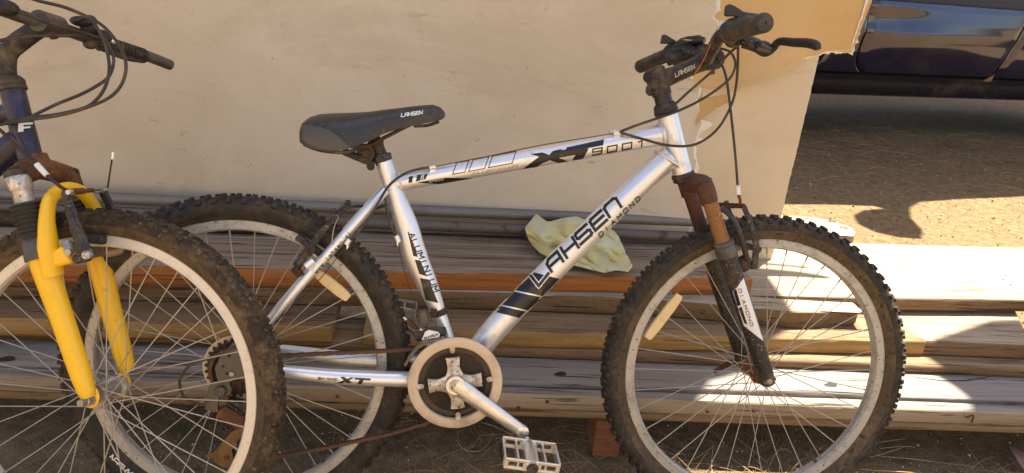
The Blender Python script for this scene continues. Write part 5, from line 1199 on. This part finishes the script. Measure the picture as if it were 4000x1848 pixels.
MB().tube(smooth_path([P(2735, 196, -.10), P(2690, 208, -.118), P(2640, 224, -.135), P(2608, 236, -.148)], 6), [.012] * 4 + [.0165] * 11 + [.013] * 4, 14, flat=(B1.U, .8)).build('shifter_cover', MAT['black_plastic'], S)
MB().prism([P(x, y, -.150) for x, y in ((2582, 170), (2588, 136), (2600, 134), (2640, 158), (2655, 174), (2630, 172))], -N1 * .010).build('thumb_paddle', MAT['black_gloss'], S, smooth=False, bevel=.002)
MB().box(P(2700, 158, -.104), (B1.F, N1, B1.U), (.017, .004, .0012)).build('maker_plate', MAT['steel'], S, bevel=.0005)
# cables
def cable(pts, r=.0026, name='cable_housing', mat='cable_black', parent=bike, n=8):
    return MB().tube(smooth_path([V(p) for p in pts], n), r, 8).build(name, MAT[mat], parent)
cable([P(2886, 176, .11), P(2850, 208, .09), P(2780, 280, .06), P(2700, 350, .035), P(2640, 405, .028), P(2600, 440, .022)])
cable([P(2800, 222, .05), P(2822, 258, .06), P(2838, 310, .066), P(2850, 400, .07), P(2865, 530, .07), P(2876, 650, .068), P(2881, 722, .066)])
cable([P(2735, 172, -.10), P(2800, 186, -.06), P(2850, 202, -.02), P(2872, 240, .01), P(2866, 280, .02), P(2838, 320, .03), P(2753, 382, .03), P(2653, 432, .028), P(2556, 466, .026), P(2480, 492, .02), P(2414, 518, .013)])
cable([P(2883, 180, .10), P(2882, 260, .09), P(2874, 345, .08), P(2856, 412, .07), P(2812, 492, .06), P(2753, 546, .05), P(2688, 570, .045), P(2600, 566, .04), P(2506, 542, .03), P(2418, 516, .016)])
cable([P(1688, 653, .014), P(1630, 662, .024), P(1575, 682, .034), P(1520, 725, .040), P(1478, 790, .044), P(1420, 880, .052), P(1368, 940, .060)])
cable([P(1505, 745, .018), P(1508, 800, .02), P(1522, 870, .022), P(1550, 928, .024)])
cable([P(1690, 652, .014), P(1900, 612, .018), P(2100, 570, .018), P(2300, 537, .018), P(2405, 520, .014)], .0009, 'gear_wire', 'rust_dark')
cable([P(1360, 950, .058), P(1250, 1090, .062), P(1130, 1210, .066), P(1020, 1310, .068)], .0009, 'gear_wire', 'rust_dark')
cable([P(1553, 940, .024), P(1580, 1060, .02), P(1620, 1180, .02), P(1640, 1290, .02)], .0008, 'gear_wire', 'rust_dark')
cable([P(2806, 100, .11), P(2778, 170, .10), P(2740, 250, .07), P(2712, 290, .05)], .0007, 'loose_wire', 'copper_wire')

# fork -----------------------------------------------------------------------
fk = empty('fork', P(2700, 740), bike)
n0, n1 = P(2757, 735, .055), P(2826, 955, .055)
m = MB(); cL = B1.mir(P(2755, 728, .055)); cR = P(2755, 728, .055); cm = P(2690, 735, 0)
pc = smooth_path([cL - hd * .032, cL - hd * .012, cL.lerp(cm, .10) + hd * .004, cL.lerp(cm, .45) + B1.U * .008, cm + B1.U * .012, cR.lerp(cm, .45) + B1.U * .008, cR.lerp(cm, .10) + hd * .004, cR - hd * .012, cR - hd * .032], 6)
m.tube(pc, np.interp(np.linspace(0, 8, len(pc)), range(9), [.0172, .0180, .0188, .0190, .0215, .0190, .0188, .0180, .0172]).tolist(), 22)
m.build('fork_crown', MAT['rust_red'], fk, angle=50)
for sg in (1, -1):
    f_ = (lambda p: p) if sg > 0 else B1.mir
    a, b = f_(n0), f_(n1); m = MB().tube(*lerp_path([a, b], [.0147, .0147], 4), 22); m.build('stanchion', MAT['rust_gold'] if sg > 0 else MAT['rust_red'], fk)
    d = (b - a).normalized(); m = MB(); m.lathe(a - d * .012, -d, [(0, .0165), (.004, .0165), (.006, .013), (.006, .007), (.004, .006), (.004, 0)], 20); m.build('fork_cap', MAT['black_plastic'], fk)
    l0, l1, l2 = f_(P(2834, 968, .055)), f_(P(2885, 1130, .056)), f_(P(2990, 1462, .057))
    m = MB(); m.lathe(f_(P(2824, 940, .055)), d, [(0, .0160), (.003, .0205), (.008, .0212), (.011, .0190), (.014, .0200), (.022, .0225), (.030, .0215), (.034, .0195)], 28); m.build('dust_seal', MAT['bellows_rubber'], fk)
    pp, rr = lerp_path([l0, l1, l2, f_(P(3006, 1500, .057))], [.0190, .0186, .0168, .0115], 8); mm = MB().tube(pp, rr, 24); lg = mm.build('lower_leg', MAT['black_paint'], fk)
    m = MB(); m.prism([f_(P(x, y, .060)) for x, y in ((2978, 1465), (3015, 1455), (3035, 1482), (3018, 1508), (2985, 1512), (2965, 1495))], B1.N * (-.007 * sg)); m.build('dropout', MAT['rust_dark'], fk, smooth=False, bevel=.002)
    m = MB(); c = W1.C + W1.N * (.056 * sg); m.lathe(c, W1.N * sg, [(0, .0105), (.010, .0105), (.012, .008), (.018, .006), (.019, 0)], 8); m.build('axle_nut', MAT['steel'], fk, angle=30)
    if sg > 0:
        fb_ = mm.bvh(); D = Decal(fb_, .0004); D.quad((2904, 1086), (2981, 1332), (2920, 1272), (2880, 1122), n=16, m=8); D.quad((2862, 1136), (2880, 1122), (2940, 1284), (2906, 1272), n=12, m=6); D.quad((2906, 1272), (2945, 1275), (2976, 1312), (2980, 1332), n=5, m=5); D.build('decal_sticker', MAT['decal_white'], lg)
        D = Decal(fb_, .00075); D.quad((2864, 1134), (2876, 1128), (2894, 1190), (2882, 1196), n=5, m=3); D.quad((2886, 1204), (2897, 1197), (2920, 1268), (2908, 1262), n=5, m=3); D.build('decal_band', MAT['decal_black'], lg)
        Decal(fb_, .0009).text('DIaMOND', (2884, 1130), (5.2, 15.5), (10, -2.5), 2.4, 1.40).build('lettering', MAT['decal_black'], lg)
# quick release lever on the far side
m = MB(); c = W1.C - W1.N * .066; m.tube([c, c - W1.F * .030 - W1.U * .01, c - W1.F * .062 - W1.U * .032], [.009, .0065, .0075], 10, flat=(W1.U, .6)); m.build('quick_release_lever', MAT['rust_dark'], fk)
# front brake
fbk = empty('front_brake', P(2930, 900, .04), bike)
for sg in (1, -1):
    f_ = (lambda p: p) if sg > 0 else B1.mir
    m = MB(); m.tube([f_(P(2945, 1050, .052)), f_(P(2955, 960, .056)), f_(P(2932, 870, .050)), f_(P(2906, 808, .046))], [.008, .0066, .0056, .0058], 10, flat=(B1.F, .6)); m.build('brake_arm', MAT['black_paint'], fbk)
    m = MB(); m.tube(smooth_path([f_(P(2816, 812, .055)), f_(P(2860, 850, .060)), f_(P(2893, 920, .062)), f_(P(2915, 1000, .058)), f_(P(2928, 1040, .052))], 6), .0060, 10, flat=(B1.F, .8)); m.build('brake_bracket', MAT['black_gloss'], fbk)
    m = MB(); m.box(f_(P(2918, 960, .028)), (W1.F * .95 - W1.U * .25, W1.F * .25 + W1.U * .95, W1.N), (.030, .006, .008)); m.build('brake_pad', MAT['black_plastic'], fbk, bevel=.002)
    m = MB(); m.sphere(f_(P(2905, 1030, .050)), (.016, .010, .018), (B1.F, N1, B1.U)); m.tube([f_(P(2920, 968, .04)), f_(P(2920, 968, .062))], .0055, 10); m.build('brake_boss', MAT['rust_dark'], fbk)
m = MB(); m.tube([P(2881, 724, .066), P(2884, 760, .066)], .0048, 12); m.build('ferrule', MAT['white_plastic'], fbk)
m = MB(); m.tube(smooth_path([P(2884, 758, .066), P(2892, 790, .06), P(2880, 806, .045), P(2840, 808, 0), P(2800, 800, -.045)], 6), .0030, 8); m.build('noodle_pipe', MAT['rust'], fbk)
m = MB(); m.tube([P(2800, 800, -.045), P(2906, 805, .046)], .0050, 8); m.build('bellows', MAT['rust_dark'], fbk)
# ------------------------------------------------------------------ second bicycle: navy frame, yellow fork, mostly out of frame
bk2 = empty('yellow_fork_bicycle', V((-0.9, 1.15, 0))); tag(bk2, 'navy mountain bicycle with yellow suspension fork and boots, front wheel nearest the frame edge', 'bicycle')
Q = B2.p; N2 = B2.N
w2 = wheel(B2, bk2, MAT['pale_rim'], MAT['old_rubber'], MAT['sidewall'], MAT['steel'], .030, R(3), knob=1, axle=.052, seed=9, worn=True)
def tp2(name, pts, rs, mat, seg=24, parent=bk2, n=8, flat=None):
    p_ = smooth_path(pts, n); m = MB().tube(p_, np.interp(np.linspace(0, len(rs) - 1, len(p_)), range(len(rs)), rs).tolist(), seg, flat=flat); return m.build(name, mat, parent, angle=50), m.bvh()
h2, h2b = tp2('head_tube', [Q(48, 352), Q(122, 630)], [.0205, .0205], MAT['navy_paint'])
hx = (Q(48, 352) - Q(122, 630)).normalized()
MB().lathe(Q(50, 358), hx, [(0, .0205), (.002, .0238), (.008, .0240), (.010, .0222), (.012, .0235), (.018, .0235), (.022, .0205), (.026, .0170)], 28).build('headset_cup', MAT['grime'], bk2)
MB().lathe(Q(121, 622), -hx, [(0, .0205), (.002, .0232), (.010, .0236), (.012, .0215), (.018, .0195), (.022, .0165)], 28).build('headset_cup', MAT['grime'], bk2)
D = Decal(h2b, .0006); D.poly4([(72, 482), (92, 480), (92, 514), (71, 516)], 2, 3); D.poly4([(92, 480), (128, 478), (127, 486), (92, 488)], 4, 2); D.poly4([(92, 496), (118, 493), (118, 500), (92, 503)], 3, 2); D.build('lettering', MAT['decal_white'], h2)
tp2('top_tube', [Q(55, 430), Q(-60, 470), Q(-600, 640)], [.0165, .0165, .0165], MAT['navy_paint'])
tp2('down_tube', [Q(92, 540), Q(20, 598), Q(-260, 850), Q(-560, 1130)], [.0220, .0235, .0235, .0235], MAT['navy_paint'])
# stem, bar, grip
tp2('stem', [Q(36, 336), Q(26, 262), Q(32, 205), Q(80, 160), Q(150, 112), Q(188, 92)], [.0150, .0155, .0170, .0175, .0165, .0160], MAT['black_plastic'])
c = Q(190, 92, 0); MB().tube([c - N2 * .026, c + N2 * .026], [.0185, .0185], 22).build('stem_clamp', MAT['dark_steel'], bk2); MB().tube([Q(205, 128, .0), Q(212, 150, .0)], [.007, .007], 8).build('bolt', MAT['rust'], bk2)
bar2 = [Q(-420, -100, .30), Q(-180, -30, .17), Q(20, 42, .07), Q(120, 76, .03), c, Q(270, 122, -.05), Q(420, 174, -.14), Q(560, 214, -.225), Q(664, 254, -.30)]
MB().tube(smooth_path(bar2, 6), .0112, 16).build('handlebar', MAT['dark_steel'], bk2)
a, b = Q(392, 166, -.125), Q(562, 220, -.226); d = (b - a).normalized(); L = (b - a).length
pr = [(0, .012), (0, .0170)];
for k in range(12): x = .004 + L * .94 * k / 12; pr += [(x, .0158), (x + L * .05, .0158), (x + L * .055, .0146), (x + L * .075, .0146)]
pr += [(L, .0145), (L, .011)]
MB().lathe(a, d, pr, 24).build('grip', MAT['black_plastic'], bk2, angle=30)
m = MB(); m.tube(smooth_path([Q(420, 200, -.13), Q(500, 226, -.18), Q(548, 232, -.21), Q(560, 225, -.215)], 5), .0062, 8, flat=(B2.U, .8)); m.build('brake_lever', MAT['black_gloss'], bk2)
m = MB(); m.sphere(Q(318, 84, -.07), (.022, .014, .010), (B2.F, N2, B2.U)); m.sphere(Q(352, 84, -.085), (.013, .012, .012), (B2.F, N2, B2.U)); m.sphere(Q(345, 110, -.085), (.014, .016, .016), (B2.F, N2, B2.U)); m.sphere(Q(352, 172, -.09), (.013, .012, .010), (B2.F, N2, B2.U)); m.sphere(Q(400, 145, -.11), (.020, .014, .014), (B2.F, N2, B2.U)); m.build('shifter', MAT['black_plastic'], bk2)
m = MB(); m.tube([Q(422, 152, -.11), Q(448, 164, -.12)], .0050, 10); m.build('ferrule', MAT['crank_alloy'], bk2)
m = MB(); m.sphere(Q(12, 30, .085), (.026, .02, .014), (B2.F, N2, B2.U)); m.build('shifter', MAT['black_plastic'], bk2); MB().tube([Q(38, 36, .08), Q(64, 42, .07)], .0055, 10).build('ferrule', MAT['steel'], bk2)
def cab2(pts, r=.0029, mat='cable_black', name='cable_housing'): return MB().tube(smooth_path([Q(*p) for p in pts], 8), r, 8).build(name, MAT[mat], bk2)
cab2([(60, -30, .10), (147, 2, .08), (247, 27, .05), (329, 60, .03), (400, 100, .03), (453, 159, .03), (486, 222, .03), (491, 278, .03), (471, 336, .03), (424, 383, .03), (335, 422, .03), (235, 450, .03), (118, 468, .028), (-30, 492, .03)])
cab2([(300, 82, -.06), (347, 70, -.04), (384, 116, -.02), (414, 186, 0), (427, 264, .01), (413, 334, .016), (378, 388, .02), (329, 421, .022), (220, 447, .024), (125, 458, .026), (20, 478, .03)])
cab2([(405, 150, -.09), (426, 178, -.06), (444, 230, -.04), (434, 282, -.03), (405, 318, -.02), (324, 365, -.01), (224, 406, .005), (125, 454, .026)])
cab2([(62, 42, .08), (160, 78, .06), (260, 112, .02), (340, 134, -.03), (410, 160, -.09)], .0032)
cab2([(-40, 170, .09), (30, 152, .07), (118, 142, .05), (220, 140, .02), (329, 145, -.03), (400, 168, -.09)])
cab2([(-60, 470, .06), (0, 508, .05), (60, 566, .05), (120, 618, .052), (146, 646, .055)], .0031, 'rust_dark')
m = MB(); m.tube([Q(143, 642, .055), Q(184, 686, .056)], [.0050, .0046], 12); m.build('ferrule', MAT['white_plastic'], bk2)
# fork
fk2 = empty('fork', Q(160, 680), bk2)
nA, fA = Q(68, 690, .060), Q(268, 690, -.058)
m = MB(); cm = Q(160, 668, 0); m.tube(smooth_path([nA, nA.lerp(cm, .6) + B2.U * .006, cm + B2.U * .004, fA.lerp(cm, .6) + B2.U * .004, fA], 6), .0195, 16); m.tube([cm + hx * .03, cm], [.0165, .022], 18); m.build('fork_crown', MAT['rust'], fk2, angle=50)
legs = []
for sg, A, Bm, Cc, mt in ((1, nA, Q(156, 985, .060), Q(346, 1552, .056), 'chrome'), (-1, fA, Q(372, 985, -.058), Q(500, 1452, -.055), 'rust')):
    d = (Bm - A).normalized(); A0 = A - d * .004
    m = MB(); m.lathe(A0, d, [(0, .0175), (.002, .0190), (.026, .0190), (.030, .0160), (.052, .0155), (.12, .0150)], 26); m.build('stanchion', MAT[mt], fk2, angle=40)
    MB().lathe(A0, -d, [(-.004, .0198), (.005, .0198), (.008, .016), (.008, 0)], 24).build('fork_cap', MAT['black_plastic'], fk2)
    L = (Bm - A0).length; st_ = .050; en = L + .004; pr = [(st_, .0150)]; nb_ = 8
    for k in range(nb_):
        x = st_ + (en - .030 - st_) * k / nb_; h = (en - .030 - st_) / nb_; pr += [(x + h * .08, .0185), (x + h * .5, .0262), (x + h * .92, .0185)]
    pr += [(en - .028, .0200), (en - .022, .0230), (en, .0255), (en + .008, .0258), (en + .008, .0215)]
    MB().lathe(A0, d, pr, 28).build('fork_boot', MAT['bellows_rubber'], fk2, angle=50)
    lp = [Bm - d * .012, Bm + d * .03, Bm.lerp(Cc, .45), Bm.lerp(Cc, .85), Cc]
    p_ = smooth_path(lp, 8); mm = MB().tube(p_, np.interp(np.linspace(0, 4, len(p_)), range(5), [.0205, .0208, .0185, .0170, .0120]).tolist(), 26); mm.build('lower_leg', MAT['yellow_paint'], fk2, angle=60)
# arch bridging the two yellow legs
ar = [Q(206, 1075, .060), Q(190, 980, .064), Q(186, 925, .066), Q(183, 860, .062), Q(190, 798, .052), Q(213, 758, .036), Q(248, 738, .018), Q(285, 738, 0), Q(320, 752, -.020), Q(352, 785, -.038), Q(376, 835, -.050), Q(392, 900, -.056), Q(396, 980, -.058)]
p_ = smooth_path(ar, 8); MB().tube(p_, np.interp(np.linspace(0, 12, len(p_)), range(13), [.0205, .0200, .0175, .0145, .0132, .0120, .0115, .0115, .0118, .0125, .0132, .0145, .016]).tolist(), 20, flat=(N2, .8)).build('fork_arch', MAT['yellow_paint'], fk2, angle=60)
m = MB(); gus = [(178, 990), (240, 960), (262, 990), (278, 1020), (270, 1030), (214, 1044), (180, 1040)]; m.prism([Q(x, y, .073) for x, y in gus], -N2 * .018); m.build('brake_mount', MAT['yellow_paint'], fk2, bevel=.005)
for sg in (1, -1):
    c = B2.C + N2 * (.050 * sg); m = MB(); m.lathe(c, N2 * sg, [(0, .0130), (.003, .0130), (.003, .0098), (.011, .0098), (.0125, .0075), (.024, .0062), (.0245, 0)], 8); m.build('axle_nut', MAT['steel'], fk2, angle=30)
    MB().sphere(B2.C + N2 * (.046 * sg) + B2.U * .004, (.0165, .0045, .021), (B2.F, N2, B2.U)).build('dropout', MAT['yellow_paint'], fk2)
# brakes of the second bicycle
fb2_ = empty('front_brake', Q(330, 900, .05), bk2)
m = MB(); m.tube(smooth_path([Q(340, 1004, .072), Q(322, 960, .074), Q(300, 900, .072), Q(278, 830, .066), Q(262, 775, .062), Q(262, 745, .060)], 5), [.0150] * 4 + [.0135] * 4 + [.0115] * 4 + [.0100] * 4 + [.0092] * 4 + [.0098] * 6, 12, flat=(B2.F, .55)); m.tube([Q(300, 1012, .070), Q(345, 1004, .070)], .0115, 12, flat=(N2, .7)); m.build('brake_arm', MAT['black_paint'], fb2_)
for p, r in ((Q(339, 996, .082), .0075), (Q(271, 751, .070), .0048)): MB().lathe(p - N2 * .006, N2, [(0, r), (.009, r), (.0105, r * .8), (.0105, r * .45), (.009, r * .4), (.009, 0)], 16).build('bolt', MAT['chrome'], fb2_)
m = MB(); m.box(Q(360, 932, .030), (B2.F, B2.U, N2), (.024, .0085, .008)); m.build('brake_pad', MAT['black_plastic'], fb2_, bevel=.004)
m = MB(); m.tube([Q(262, 950, .06), Q(275, 985, .068)], [.009, .008], 10); m.lathe(Q(270, 985, .072), N2, [(0, .007), (.004, .006), (.004, 0)], 8); m.build('pad_bolt', MAT['steel'], fb2_)
m = MB(); m.tube(smooth_path([Q(440, 860, -.062), Q(428, 800, -.060), Q(412, 770, -.058), Q(402, 748, -.056)], 5), [.0085] * 16, 10, flat=(B2.F, .6)); m.build('brake_arm', MAT['black_paint'], fb2_)
MB().lathe(Q(414, 742, -.05), N2, [(0, .0055), (.010, .0055), (.012, .004), (.012, 0)], 12).build('bolt', MAT['steel'], fb2_)
m = MB(); m.tube([Q(425, 985, -.05), Q(470, 975, -.05)], .0105, 12); m.lathe(Q(472, 974, -.045), N2, [(0, .0075), (.004, .007), (.005, 0)], 12); m.build('brake_boss', MAT['steel'], fb2_); m = MB(); m.tube([Q(396, 955, -.05), Q(412, 1000, -.048)], .006, 8); m.build('spring', MAT['rust_yellow'], fb2_)
m = MB(); m.tube(smooth_path([Q(184, 686, .056), Q(215, 712, .058), Q(245, 735, .060), Q(285, 752, .058)], 6), .0030, 8); m.build('noodle_pipe', MAT['rust_dark'], fb2_)
m = MB(); m.tube([Q(282, 749, .056), Q(325, 746, .01)], .0058, 10); m.tube([Q(325, 746, .01), Q(362, 743, -.02)], .0042, 10); m.tube([Q(362, 743, -.02), Q(410, 742, -.052)], .0014, 6); m.build('bellows', MAT['rust'], fb2_)
m = MB(); m.tube([Q(420, 735, -.05), Q(430, 670, -.05), Q(438, 618, -.05)], .0016, 6); m.build('brake_wire', MAT['rust_dark'], fb2_); MB().tube([Q(438, 622, -.05), Q(441, 594, -.05)], .0034, 8).build('wire_cap', MAT['crank_alloy'], fb2_)
